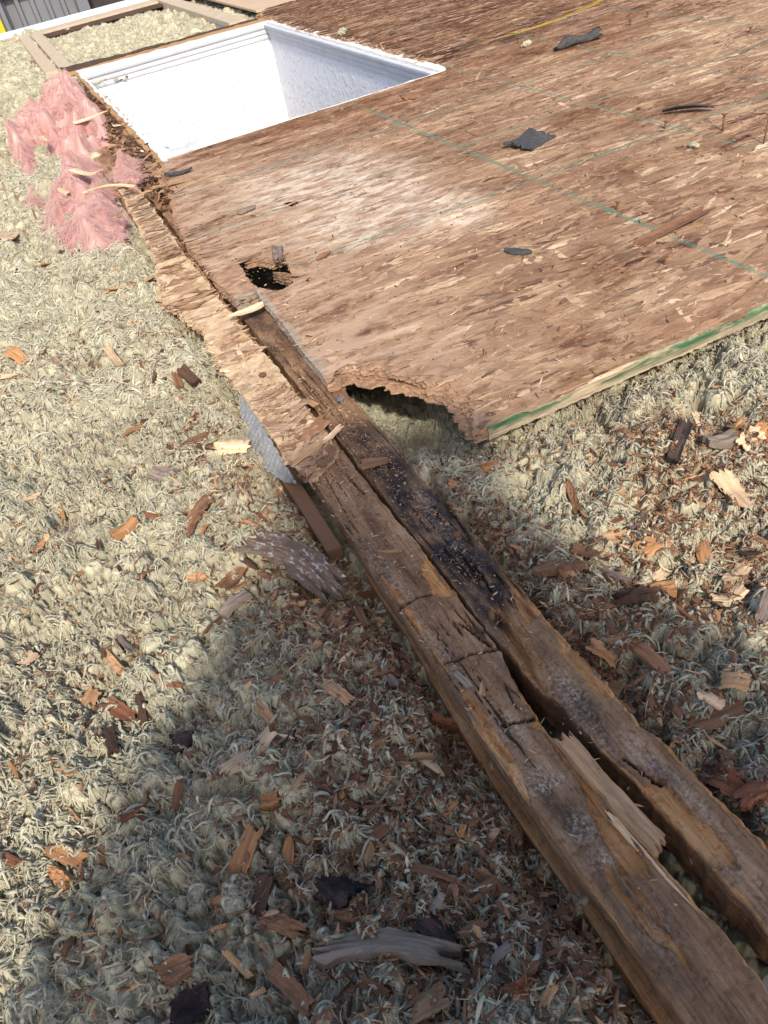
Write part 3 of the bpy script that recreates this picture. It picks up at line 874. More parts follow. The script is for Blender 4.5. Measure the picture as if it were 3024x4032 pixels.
testA = lambda x, y: in_poly(x, y, OA) & ~np.any([in_poly(x, y, h) for h in HOLES_A], axis=0)
face = at_parent(strands('strand_face', 13000, (0.40, 3.3, 1.22, 4.36), testA, M_OSB, None, 21, lift=rot_lift, L=(0.05, 0.20), W=(0.008, 0.036), ang=0.2, z1=0.0009, tone=(0.49, 0.19), tilt=0.0, curve=0.0), deck)
at_parent(strands('strand_face', 2200, (3.2, 4.9, 1.22, 4.36), testA, M_OSB, None, 22, L=(0.05, 0.20), W=(0.008, 0.036), ang=0.2, z1=0.0009, tone=(0.49, 0.19), tilt=0.0, curve=0.0), deck)
# fine torn fibres and chips of strand along the face
at_parent(strands('loose_strand', 3000, (0.40, 2.9, 1.22, 4.36), testA, M_OSB, None, 23, L=(0.010, 0.045), W=(0.0012, 0.007), ang=0.35, wide=0.25, z0=0.0010, z1=0.0018, tone=(0.52, 0.28), tilt=0.012, curve=0.002), deck)
# painted saw-cut front edge
ns = 900
ex = np.linspace(0.632, 4.89, ns)
rows = np.linspace(0.0012, -0.036, 9)
X = np.repeat(ex[None, :], 9, 0); Z = np.repeat(rows[:, None], ns, 1)
Z = Z + 0.0022 * fbm(X * 30, Z * 0, 33, 3) * (np.abs(np.linspace(-1, 1, 9))[:, None] > .9) - 0.0025 * smooth(0.5, 1, np.linspace(-1, 1, 9))[:, None] * np.abs(fbm(X * 70, 0 * Z, 35, 3)) * 3
Yy = 1.2195 - 0.0018 * np.abs(fbm(X * 40, Z * 350, 31, 3)) - 0.0035 * (1 - np.linspace(-1, 1, 9)[:, None] ** 2) * 0.3 + 0.004 * smooth(0.6, 0, np.arange(9))[:, None]
edge = at_parent(link('painted_edge', mk_mesh('painted_edge', np.stack([X.ravel(), Yy.ravel(), Z.ravel()], 1), grid_faces(ns, 9)[:, ::-1]), M_GREEN), deck)
edge['label'] = 'green painted saw cut edge'

# torn strands hanging out of the broken corner
def torn_tufts(path, n, seed, mat, parent, L=(0.012, 0.045), zr=(-0.036, -0.004), out=(0, -1), tone=(0.6, 0.2)):
    g = np.random.default_rng(seed)
    P = np.array(path, float)
    seg = g.integers(0, len(P) - 1, n); t = g.random(n)
    c = P[seg] + (P[seg + 1] - P[seg]) * t[:, None]
    z = zr[0] + (zr[1] - zr[0]) * g.random(n)
    a = math.atan2(out[1], out[0]) + g.normal(0, 0.9, n)
    ll = L[0] + (L[1] - L[0]) * g.random(n) ** 2; ww = 0.002 + 0.010 * g.random(n) ** 2
    ns = 4; t = np.linspace(0, 1, ns)[None, :]
    dz = g.normal(-0.1, 0.35, n)
    px = c[:, 0][:, None] + np.cos(a)[:, None] * ll[:, None] * (t - .45); py = c[:, 1][:, None] + np.sin(a)[:, None] * ll[:, None] * (t - .45)
    pz = z[:, None] + dz[:, None] * ll[:, None] * (t - .3) + g.normal(0, .0012, (n, ns))
    wd = ww[:, None] * (1 - 0.75 * t) * (0.8 + 0.4 * g.random((n, ns))) * .5
    tw = g.normal(0, 0.5, n)[:, None]
    A = np.stack([px - np.sin(a)[:, None] * wd, py + np.cos(a)[:, None] * wd, pz + tw * wd], 2)
    B = np.stack([px + np.sin(a)[:, None] * wd, py - np.cos(a)[:, None] * wd, pz - tw * wd], 2)
    V = np.stack([B, A], 2).reshape(-1, 3)
    uv = np.stack([np.stack([np.broadcast_to(ll[:, None] * t, (n, ns)), -wd], 2), np.stack([np.broadcast_to(ll[:, None] * t, (n, ns)), wd], 2)], 2).reshape(-1, 2)
    b = (np.arange(ns - 1)[None, :] * 2 + (np.arange(n) * ns * 2)[:, None]).ravel()
    Q = np.stack([b, b + 2, b + 3, b + 1], 1)
    me = mk_mesh('torn_fibre', V, Q, attrs={'tone': np.repeat(np.clip(g.normal(tone[0], tone[1], n), 0, 1), ns * 2), 'rnd': np.repeat(g.random(n), ns * 2)}, uv=uv, smooth_shade=False)
    return tag(at_parent(link('torn_fibre', me, mat), parent), kind='stuff')


torn_tufts(OA[0:10], 150, 41, M_OSB, deck, out=(-0.5, -0.8))
torn_tufts(HOLES_A[0], 40, 42, M_OSB, deck, out=(-0.9, 0.2), L=(0.01, 0.03))
torn_tufts(OA[12:20], 200, 43, M_OSB, deck, out=(-1, 0.0), L=(0.01, 0.04), tone=(0.4, 0.25))

# far panel
OB = [(2.10, 4.366), (2.105, 5.2), (2.075, 6.3), (2.13, 7.55), (2.3, 7.75), (5.6, 7.3), (5.6, 4.366)]
RB = [0.016, 0.016, 0.014, 0.01, 0.0008, 0.0, 0.001]
deckB = empty('roof_deck_panel', (2.1, 4.37, -0.02))
tag(deckB, 'far brown strand board panel with black rotted edge along the skylight', 'roof panel')
at_parent(ply_stack(OB, RB, 0.0, -0.024, 3, M_OSBC, 'board', None, 12, 0.012), deckB)
testB = lambda x, y: in_poly(x, y, OB)
at_parent(strands('strand_face', 8000, (2.1, 5.6, 4.366, 7.75), testB, M_OSB, None, 24, L=(0.06, 0.18), W=(0.012, 0.036), tone=(0.42, 0.2)), deckB)
torn_tufts(OB[0:4], 420, 44, M_OSBC, deckB, out=(-1, 0), L=(0.02, 0.09), zr=(-0.02, 0.012))
deckC = link('eave_panel', (lambda m: (m.box(2.2, 6.0, 7.78, 10.7, -0.022, -0.004), m.mesh('eave_panel', 0.002))[1])(MB()), mat_plain('pale_plywood', (0.46, 0.33, 0.22), 0.85, 0.15, var=0.2, scale=5))
tag(deckC, 'pale clean plywood panel beyond the far strand board by the eave', 'roof panel')

# ------------------------------------------------------------------ cream torn strip on the left rafter
OS = [(0.240, 1.335), (0.226, 1.474), (0.2245, 1.73), (0.219, 1.83), (0.214, 2.0), (0.224, 2.2), (0.200, 2.346), (0.168, 2.49), (0.190, 2.62), (0.212, 2.785), (0.229, 3.142), (0.250, 3.61), (0.262, 4.06),
      (0.345, 3.95), (0.338, 3.455), (0.322, 2.90), (0.330, 2.46), (0.326, 2.10), (0.336, 1.91), (0.338, 1.53), (0.335, 1.40)]
RS = [0.006, 0.003, 0.003, 0.006, 0.008, 0.012, 0.015, 0.015, 0.012, 0.008, 0.005, 0.004, 0.006, 0.005, 0.005, 0.006, 0.006, 0.005, 0.005, 0.006, 0.012]
strip = empty('strand_board_strip', (0.28, 2.5, -0.02))
tag(strip, 'narrow torn cream strip of strand board left lying along the left rafter', 'board strip')
at_parent(ply_stack(OS, RS, -0.024, -0.0395, 3, M_CREAMC, 'board', None, 13, 0.012), strip)
testS = lambda x, y: in_poly(x, y, OS)
cream_lift = lambda x, y: 0.004 * smooth(1.5, 1.9, y) * smooth(3.2, 2.7, y)
at_parent(strands('strand_face', 300, (0.15, 0.38, 1.62, 2.95), testS, M_CREAM, None, 25, L=(0.05, 0.15), W=(0.012, 0.045), ang=0.2, z0=-0.0236, z1=-0.021, tone=(0.50, 0.2), tilt=0.0015, clus=0.45), strip)
at_parent(strands('strand_face', 700, (0.2, 0.38, 2.85, 4.0), testS, M_OSB, None, 26, L=(0.03, 0.09), W=(0.006, 0.018), z0=-0.0236, z1=-0.020, tone=(0.42, 0.25), lift=cream_lift), strip)
at_parent(strands('strand_face', 650, (0.2, 0.36, 1.33, 1.72), testS, M_OSB, None, 27, L=(0.02, 0.06), W=(0.004, 0.016), ang=0.5, z0=-0.0236, z1=-0.016, tone=(0.58, 0.22), tilt=0.05), strip)
torn_tufts(OS[3:10], 260, 45, M_CREAM, strip, out=(-1, -0.25), L=(0.015, 0.05), zr=(-0.037, -0.022), tone=(0.65, 0.2))
torn_tufts(OS[13:19], 110, 46, M_CREAM, strip, out=(1, -0.1), L=(0.01, 0.045), zr=(-0.03, -0.021), tone=(0.62, 0.2))
torn_tufts([OS[-1], OS[0], OS[1]], 120, 47, M_OSB, strip, out=(0.1, -1), L=(0.012, 0.04), zr=(-0.036, -0.02), tone=(0.6, 0.2))

# ------------------------------------------------------------------ rafters
def rafter(name, ys, left, right, ztop, depth, seed, bevl, bevr, bare_spots, dark_spots, mold_spots, cracks, parent, bare_amt=-0.06, chips_off=(), ragl=0.003, ragr=0.006):
    """long rotten timber: fine grid over left side, top and right side; worn corners, split-off layers, cracks along and across the grain"""
    nl, ntp, nr = 14, 54, 14
    n = nl + ntp + nr
    Y = np.repeat(np.array(ys)[:, None], n, 1)
    y1 = np.array(ys)
    xl = left(y1) + ragl * (0.6 * fbm(y1 * 9, y1 * 0, seed, 3) + 0.5 * fbm(y1 * 55, y1 * 0 + 2, seed + 30, 3)); xr = right(y1) + ragr * (0.6 * fbm(y1 * 9, y1 * 0 + 5, seed + 1, 3) + 0.55 * fbm(y1 * 31 + 3 * fbm(y1 * 6, y1 * 0 + 4, 8, 2), y1 * 0 + 9, seed + 31, 4) + 0.25 * fbm(y1 * 140, y1 * 0 + 1, seed + 33, 2))
    bl = bevl(y1) * np.clip(0.75 + 0.9 * fbm(y1 * 13, y1 * 0, seed + 2, 4), 0.05, 2); br = bevr(y1) * np.clip(0.75 + 0.9 * fbm(y1 * 13, y1 * 0 + 3, seed + 3, 4), 0.05, 2)
    t = np.linspace(0, 1, ntp)[None, :]
    zt = ztop + 0.004 * fbm(y1 * 3, y1 * 0, seed + 4, 2)
    XT = xl[:, None] + (xr - xl)[:, None] * t
    dl = XT - xl[:, None]; dr = xr[:, None] - XT
    YT = np.repeat(y1[:, None], ntp, 1)
    cutl = np.clip(1 - dl / np.maximum(bl[:, None], 1e-4), 0, 1); cutr = np.clip(1 - dr / np.maximum(br[:, None], 1e-4), 0, 1)
    Z = zt[:, None] - (0.85 * bl)[:, None] * cutl - (0.95 * br)[:, None] * cutr
    bare = np.maximum(cutl > 0.12, cutr > 0.12).astype(float) * (np.maximum(bl[:, None] * cutl, br[:, None] * cutr) > 0.0022)
    # split-off surface layers
    lay = fbm(XT * 24 + 0.5 * fbm(YT * 9, XT * 20, seed + 9), YT * 3.6, seed + 5, 4)
    lm = smooth(0.42 - bare_amt, 0.47 - bare_amt, lay)
    for sx, sy, rx, ry, ang in bare_spots:
        c, s = math.cos(ang), math.sin(ang)
        u = ((XT - sx) * c + (YT - sy) * s) / rx; v = ((YT - sy) * c - (XT - sx) * s) / ry
        d = np.sqrt(u * u + v * v) + 0.5 * fbm(XT * 70, YT * 11, seed + 6, 4)
        lm = np.maximum(lm, smooth(1.0, 0.9, d))
    Z -= 0.0048 * lm
    bare = np.maximum(bare, lm)
    wx_ = XT + 0.0022 * fbm(XT * 260, YT * 60, seed + 21, 3); wy_ = YT + 0.006 * fbm(XT * 150, YT * 50, seed + 22, 3)
    for poly, drop, val, steep in chips_off:
        ins = in_poly(wx_, wy_, poly)
        if steep: dd = np.where(ins, np.minimum(drop, edge_dist(wx_, wy_, poly) * steep), 0)
        else: dd = drop * ins
        Z -= dd + ins * 0.0018 * np.abs(fbm(XT * 120, YT * 9, seed + 23, 3)) * 2
        bare = np.where(ins, val, bare)
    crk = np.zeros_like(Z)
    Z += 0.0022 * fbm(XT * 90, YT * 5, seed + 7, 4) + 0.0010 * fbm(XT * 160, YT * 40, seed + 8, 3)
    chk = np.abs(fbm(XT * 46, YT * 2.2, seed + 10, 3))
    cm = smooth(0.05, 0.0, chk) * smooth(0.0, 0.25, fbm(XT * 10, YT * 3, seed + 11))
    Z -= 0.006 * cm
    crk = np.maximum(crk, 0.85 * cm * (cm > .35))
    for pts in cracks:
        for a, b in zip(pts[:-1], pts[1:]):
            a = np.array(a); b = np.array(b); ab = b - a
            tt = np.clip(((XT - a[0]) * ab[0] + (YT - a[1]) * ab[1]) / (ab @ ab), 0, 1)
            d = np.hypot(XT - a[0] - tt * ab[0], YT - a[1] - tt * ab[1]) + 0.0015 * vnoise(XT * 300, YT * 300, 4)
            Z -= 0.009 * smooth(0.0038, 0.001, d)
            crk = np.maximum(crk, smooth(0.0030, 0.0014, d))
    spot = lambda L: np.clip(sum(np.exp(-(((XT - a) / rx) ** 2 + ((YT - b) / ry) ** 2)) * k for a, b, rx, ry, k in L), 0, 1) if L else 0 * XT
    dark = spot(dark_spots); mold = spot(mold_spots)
    # sides
    zl = Z[:, :1]; zr = Z[:, -1:]
    tl = np.linspace(0, 1, nl + 1)[:-1][None, :]
    ZL = (ztop - depth) * (1 - tl) + zl * tl; XL = xl[:, None] - 0.0015 + 0.0016 * fbm(ZL * 130, Y[:, :nl] * 4, seed + 12, 4)
    XL = np.repeat(xl[:, None], nl, 1) + 0.0022 * fbm(ZL * 110, Y[:, :nl] * 4, seed + 12, 4) - 0.0005
    tr = np.linspace(0, 1, nr + 1)[1:][None, :]
    ZR = zr * (1 - tr) + (ztop - depth) * tr; XR = np.repeat(xr[:, None], nr, 1) + 0.0022 * fbm(ZR * 110, Y[:, :nr] * 4, seed + 13, 4)
    PX = np.concatenate([XL, XT, XR], 1); PZ = np.concatenate([ZL, Z, ZR], 1)
    B = np.concatenate([0.25 * smooth(0.1, 0.35, fbm(ZL * 25, Y[:, :nl] * 3, seed + 14)), bare, 0.35 * smooth(0.0, 0.3, fbm(ZR * 25, Y[:, :nr] * 3, seed + 15))], 1)
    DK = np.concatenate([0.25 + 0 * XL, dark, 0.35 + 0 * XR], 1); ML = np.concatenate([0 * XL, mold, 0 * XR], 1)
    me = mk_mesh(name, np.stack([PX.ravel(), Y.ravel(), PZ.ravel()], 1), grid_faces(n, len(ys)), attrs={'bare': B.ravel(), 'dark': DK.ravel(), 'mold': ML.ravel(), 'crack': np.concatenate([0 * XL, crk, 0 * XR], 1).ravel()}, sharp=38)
    return at_parent(link(name, me, M_RAFT), parent)


ys = np.concatenate([np.arange(-1.2, 0.15, 0.012), np.arange(0.15, 1.75, 0.0022), np.arange(1.75, 4.2, 0.006), np.arange(4.2, 11.0, 0.04)])
drift = lambda y: 0.02 * smooth(3.5, 8.0, y)
gapc = lambda y: smooth(1.0, 0.30, y)
lL = lambda y: np.interp(y, (-1.2, .16, .28, .56, .88, 1.37, 2, 4.2), (.27, .259, .254, .245, .246, .252, .240, .245)) + drift(y)
lR = lambda y: np.interp(y, (0, .29, .40, .535, .66, .72, .785, 1.03, 1.24, 1.42, 2, 4.2), (.362, .352, .342, .335, .340, .350, .351, .352, .348, .347, .343, .345)) + drift(y)
rL = lambda y: np.interp(y, (0, .376, .424, .53, .6, .69, .78, .94, 1.18, 1.29, 2, 4.2), (.41, .397, .391, .378, .374, .364, .358, .358, .359, .358, .360, .362)) + drift(y)
rR = lambda y: np.interp(y, (0, .27, .43, .53, .67, .85, 1.05, 1.29, 1.53, 2.2, 4.2), (.49, .477, .464, .458, .455, .455, .458, .450, .455, .450, .450)) + drift(y)
CHIP_L = [([(0.332, 0.97), (0.353, 0.982), (0.353, 0.955), (0.344, 0.919), (0.352, 0.894), (0.353, 0.864), (0.326, 0.877), (0.316, 0.898), (0.323, 0.919), (0.324, 0.948)], 0.005, 1.0, 0), ([(0.257, 0.994), (0.262, 0.965), (0.276, 0.93), (0.271, 0.905), (0.255, 0.901), (0.253, 0.941)], 0.009, 0.85, 0.9), ([(0.261, 0.892), (0.271, 0.871), (0.265, 0.847), (0.264, 0.825), (0.252, 0.82), (0.251, 0.852), (0.255, 0.887)], 0.009, 0.8, 0.9), ([(0.259, 0.697), (0.265, 0.674), (0.266, 0.644), (0.27, 0.62), (0.265, 0.582), (0.266, 0.536), (0.253, 0.544), (0.254, 0.583), (0.255, 0.63), (0.254, 0.67)], 0.010, 0.8, 0.9), ([(0.26, 0.789), (0.262, 0.754), (0.26, 0.72), (0.253, 0.724), (0.254, 0.756)], 0.008, 0.8, 0.9), ([(0.345, 0.679), (0.352, 0.65), (0.35, 0.616), (0.34, 0.571), (0.337, 0.526), (0.337, 0.5), (0.338, 0.456), (0.333, 0.418), (0.332, 0.41), (0.337, 0.385), (0.332, 0.346), (0.328, 0.31), (0.293, 0.329), (0.3, 0.364), (0.31, 0.418), (0.323, 0.455), (0.325, 0.502), (0.326, 0.558), (0.313, 0.582), (0.332, 0.582), (0.332, 0.627)], 0.006, 0.9, 0)]
CHIP_R = [([(0.452, 0.867), (0.456, 0.828), (0.457, 0.771), (0.465, 0.73), (0.453, 0.686), (0.454, 0.653), (0.452, 0.592), (0.459, 0.542), (0.465, 0.5), (0.453, 0.534), (0.432, 0.564), (0.433, 0.635), (0.431, 0.661), (0.457, 0.711), (0.453, 0.741), (0.418, 0.736), (0.422, 0.776), (0.434, 0.812)], 0.014, 0.8, 0.9), ([(0.387, 0.807), (0.409, 0.807), (0.412, 0.768), (0.409, 0.722), (0.402, 0.687), (0.393, 0.636), (0.388, 0.615), (0.365, 0.595), (0.362, 0.62), (0.36, 0.663), (0.366, 0.703), (0.371, 0.753), (0.367, 0.791)], 0.026, 0.5, 1.3), ([(0.384, 0.406), (0.42, 0.417), (0.428, 0.394), (0.424, 0.352), (0.432, 0.322), (0.432, 0.289), (0.426, 0.27), (0.37, 0.301), (0.366, 0.326), (0.37, 0.362)], 0.006, 0.95, 0)]
rafL = empty('rafter', (0.29, 0.5, -0.11))
tag(rafL, 'left one of the two side by side rotten brown rafters, with the metal plate', 'rafter', 'roof rafters')
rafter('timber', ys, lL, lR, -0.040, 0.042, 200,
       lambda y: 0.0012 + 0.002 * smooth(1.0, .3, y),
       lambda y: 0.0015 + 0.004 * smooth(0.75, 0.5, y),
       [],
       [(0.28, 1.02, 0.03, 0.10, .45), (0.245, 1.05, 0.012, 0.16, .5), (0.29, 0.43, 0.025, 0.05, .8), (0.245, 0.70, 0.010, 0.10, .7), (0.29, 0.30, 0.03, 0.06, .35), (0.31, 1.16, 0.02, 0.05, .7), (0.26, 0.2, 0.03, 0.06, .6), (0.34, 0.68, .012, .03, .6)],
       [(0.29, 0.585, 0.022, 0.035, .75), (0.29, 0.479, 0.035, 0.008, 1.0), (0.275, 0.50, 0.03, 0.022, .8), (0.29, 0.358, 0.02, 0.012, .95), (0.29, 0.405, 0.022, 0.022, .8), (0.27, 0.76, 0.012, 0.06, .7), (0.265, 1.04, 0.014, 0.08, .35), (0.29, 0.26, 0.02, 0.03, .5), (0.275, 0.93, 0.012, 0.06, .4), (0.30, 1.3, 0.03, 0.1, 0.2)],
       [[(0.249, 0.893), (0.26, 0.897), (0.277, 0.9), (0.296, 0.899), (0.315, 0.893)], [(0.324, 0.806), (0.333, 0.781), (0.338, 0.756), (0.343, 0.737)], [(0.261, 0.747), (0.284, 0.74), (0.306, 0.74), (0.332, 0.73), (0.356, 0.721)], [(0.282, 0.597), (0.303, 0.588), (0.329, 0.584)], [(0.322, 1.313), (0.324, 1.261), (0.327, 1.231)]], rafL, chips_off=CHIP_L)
rafR = empty('rafter', (0.39, 0.5, -0.11))
tag(rafR, 'right one of the two side by side rotten rafters, blackened with a gouged edge', 'rafter', 'roof rafters')
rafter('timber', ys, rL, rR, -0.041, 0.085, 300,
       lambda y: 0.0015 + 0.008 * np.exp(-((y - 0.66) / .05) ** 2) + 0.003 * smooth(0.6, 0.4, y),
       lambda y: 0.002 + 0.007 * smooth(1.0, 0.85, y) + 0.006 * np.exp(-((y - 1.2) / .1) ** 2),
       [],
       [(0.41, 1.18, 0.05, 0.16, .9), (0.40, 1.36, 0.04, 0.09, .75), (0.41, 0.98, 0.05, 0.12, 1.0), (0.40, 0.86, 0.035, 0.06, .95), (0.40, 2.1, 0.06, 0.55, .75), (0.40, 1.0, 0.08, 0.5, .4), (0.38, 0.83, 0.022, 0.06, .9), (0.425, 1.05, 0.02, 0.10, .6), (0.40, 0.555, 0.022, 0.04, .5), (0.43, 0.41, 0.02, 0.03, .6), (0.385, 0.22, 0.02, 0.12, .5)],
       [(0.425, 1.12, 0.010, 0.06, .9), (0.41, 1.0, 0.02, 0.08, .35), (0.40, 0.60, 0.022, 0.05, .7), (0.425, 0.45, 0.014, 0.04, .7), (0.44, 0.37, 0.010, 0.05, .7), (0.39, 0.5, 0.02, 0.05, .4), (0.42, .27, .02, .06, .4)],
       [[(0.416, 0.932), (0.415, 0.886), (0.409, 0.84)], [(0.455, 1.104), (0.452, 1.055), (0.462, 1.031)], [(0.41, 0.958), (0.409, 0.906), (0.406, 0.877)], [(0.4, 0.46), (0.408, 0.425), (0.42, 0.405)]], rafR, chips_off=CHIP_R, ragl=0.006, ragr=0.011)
# the lower chord under the left rafter, a little proud of it, and a web that ends in the wool
m = MB()
pr = [(0, 0), (0.10, 0), (0.10, -0.055), (0, -0.055)]
yy = np.arange(-1.2, 1.10, 0.02)
V = []
for k, y in enumerate(yy):
    xo = float(lL(np.array([y]))[0]) - 0.0135 * float(smooth(0.9, 0.55, y)) + 0.0012 * math.sin(y * 23)
    zo = -0.094 + 0.0012 * math.sin(y * 31) - 0.012 * float(smooth(0.8, 1.1, y))
    V += [(xo, y, zo - 0.04), (xo, y, zo - 0.02), (xo - 0.0006, y, zo - 0.002), (xo + 0.0016, y, zo), (xo + 0.05, y, zo + 0.0005), (xo + 0.09, y, zo), (xo + 0.09, y, zo - 0.04)]
me = mk_mesh('lower_chord', np.array(V), grid_faces(7, len(yy)), smooth_shade=False, attrs={'bare': np.full(len(V), 0.5), 'dark': np.full(len(V), 0.15), 'mold': np.zeros(len(V))})
at_parent(link('lower_chord', me, M_RAFT), rafL)
m = MB(); m.box(0.198, 0.2315, 1.14, 1.76, -0.15, -0.068)
me = m.mesh('web_board', 0.002); bmx = bmesh.new(); bmx.from_mesh(me); bmesh.ops.subdivide_edges(bmx, edges=bmx.edges, cuts=12, use_grid_fill=True)
for v in bmx.verts:
    v.co.x += 0.0016 * float(fbm(np.array([v.co.z * 90]), np.array([v.co.y * 3]), 5)[0]); v.co.z -= 0.03 * max(0, (1.28 - v.co.y)) + 0.0
bmx.to_mesh(me); bmx.free()
at_parent(link('web_board', me, mat_chip('web_wood', (0.21, 0.115, 0.065), 0.35)), rafL)
# toothed truss plate bent away from the rafter side
ny_, nz_ = 90, 26
ty = np.linspace(0, 1, ny_)[:, None]; tz = np.linspace(0, 1, nz_)[None, :]
PY = 1.81 - 0.46 * ty + 0 * tz
topz = -0.033 - 0.004 * ty; dep = 0.062 * np.sin(np.clip(ty * 0.93 + 0.07, 0, 1) * 3.14159) ** 0.6 + 0.002
PZ = topz - dep * tz * 0.80
PX = 0.2275 - 0.012 * ty - 0.045 * tz * np.sin(np.clip(ty + .05, 0, 1) * 3.14159) ** 0.7
tooth = ((np.sin(ty * 130) > 0.1) * (np.sin(tz * 40 + (np.floor(ty * 130 / 6.283) % 2) * 3.14) > 0.0)).astype(float)
PX = PX - 0.0035 * tooth
V = np.stack([PX.ravel(), PY.ravel(), PZ.ravel()], 1)
q = grid_faces(nz_, ny_)
me = mk_mesh('truss_plate', np.concatenate([V, V + (0.0012, 0, -0.0008)]), np.concatenate([q, q[:, ::-1] + len(V)]), smooth_shade=False)
o = at_parent(link('truss_plate', me, M_GALV), rafL); o['label'] = 'bent galvanised toothed plate'
# sunlit rafter tops near the eave are the same two timbers; second truss beyond the skylight
rafT = empty('rafter', (1.95, 9, -0.1))
tag(rafT, 'bleached roof truss running from the far skylight corner to the eave', 'rafter', 'roof rafters')
m = MB(); m.box(1.90, 2.06, 7.65, 10.75, -0.20, -0.02)
at_parent(link('timber', m.mesh('timber', 0.003), M_PINE), rafT)
m = MB(); m.box(1.893, 1.8985, 7.78, 8.12, -0.24, -0.05)
for k in range(8):
    for j in range(4): m.box(1.886, 1.8925, 7.80 + k * .04, 7.815 + k * .04, -.22 + j * .042, -.20 + j * .042)
at_parent(link('truss_plate', m.mesh('truss_plate'), M_GALV), rafT)
for x0 in (0.30, 0.425):
    pb = link('bleached_cap', (lambda q: (q.box(x0, x0 + 0.105, 7.62, 10.55, -0.042, -0.006), q.mesh('bleached_cap', 0.003))[1])(MB()), M_PINE)
    at_parent(pb, rafL if x0 < 0.4 else rafR)

# splintered piece wedged in the gap between the rafters
def plate(name, L, W, T, shape, seed, mat, nx=22, ny=9, bend=None):
    g = np.random.default_rng(seed)
    u = np.linspace(-0.5, 0.5, nx)
    rn = lambda s, f: fbm(u * f + seed * 1.37, u * 0 + s, seed % 97 + s, 3)
    wp = np.ones(nx); ragged = 0.10; endr = 0.05
    if shape == 'flake': ragged, endr = 0.17, 0.075
    if shape in ('bark', 'plank'): ragged, endr = 0.22, 0.10
    if shape == 'leaf': wp = np.sqrt(np.clip(1.02 - (2 * u) ** 2, 0.004, 1)); ragged = 0.08; endr = 0.0
    if shape == 'shard': wp = np.clip(1.05 - (u + .5) ** 1.3, 0.03, 1); ragged = 0.12
    if shape == 'stick': ragged = 0.14; wp = 0.85 + 0.15 * np.cos(u * 3)
    if shape == 'block': ragged, endr = 0.05, 0.03
    wl = wp * (1 + ragged * 1.6 * rn(1, 7)); wr = wp * (1 + ragged * 1.6 * rn(2, 7))
    v = np.linspace(-1, 1, ny)
    U, Vv = np.meshgrid(u, v)
    HW = np.where(Vv < 0, wr[None, :], wl[None, :]) * W / 2
    Yp = Vv * HW
    eL = (g.random(ny) - 0.5) * 2 * endr * L + endr * L * 0.8 * np.sin(v * g.random() * 6 + g.random() * 6)
    eR = (g.random(ny) - 0.5) * 2 * endr * L + endr * L * 0.8 * np.sin(v * g.random() * 6 + g.random() * 6)
    Xp = U * L + eL[:, None] * np.clip(-U * 2, 0, 1) ** 3 + eR[:, None] * np.clip(U * 2, 0, 1) ** 3
    b = (g.normal(0, 0.10) if bend is None else bend) * L; tw = g.normal(0, 0.25); cup = g.normal(0, 0.10) * W
    Zm = b * (4 * U * U - 0.33) + tw * U * Yp + cup * Vv ** 2
    Zm = Zm + 0.16 * T * fbm(Xp / max(W, .01) * 1.2 + seed, Yp / max(W, .01) * 5, seed % 89, 3)
    amp = 0.6 if shape == 'bark' else 0.22
    th = T * np.clip(1 + amp * 1.5 * fbm(Xp / W * 2 + seed, Yp / W * 4, seed % 83 + 7, 3), 0.25, 2) * (1 - 0.55 * np.abs(Vv) ** 4 * (shape in ('leaf', 'flake')))
    top = np.stack([Xp.ravel(), Yp.ravel(), (Zm + th / 2).ravel()], 1); bot = np.stack([Xp.ravel(), Yp.ravel(), (Zm - th / 2).ravel()], 1)
    n = nx * ny
    q = grid_faces(nx, ny)
    per = np.concatenate([np.arange(nx), nx * np.arange(1, ny) + nx - 1, nx * (ny - 1) + np.arange(nx - 2, -1, -1), nx * np.arange(ny - 2, 0, -1)])
    pj = np.roll(per, -1)
    side = np.stack([per, per + n, pj + n, pj], 1)
    uv = np.stack([Xp.ravel(), Yp.ravel()], 1)
    me = mk_mesh(name, np.concatenate([top, bot]), np.concatenate([q, q[:, ::-1] + n, side]), smooth_shade=False, uv=np.concatenate([uv, uv + (0, 0.37)]))
    me.materials.append(mat)
    return me


def put(o, x, y, z, yaw, pitch=0.0, roll=0.0):
    o.location = (x, y, z)
    o.rotation_euler = (roll, pitch, yaw)
    return o


o = link('wood_splinter', plate('wood_splinter', 0.19, 0.030, 0.010, 'slab', 901, CHIP_MATS['T'], bend=0.02))
put(o, 0.351, 0.435, -0.037, math.radians(93), 0.05, 0.25)
tag(o, 'thick split tan splinter wedged in the gap between the two rafters', 'splinter')
o = link('wood_splinter', plate('wood_splinter', 0.15, 0.010, 0.004, 'shard', 902, CHIP_MATS['C'], bend=0.02))
put(o, 0.338, 0.325, -0.040, math.radians(-84), 0.0, 0.1)
tag(o, 'thin pale splinter peeling along the edge of the left rafter', 'splinter')

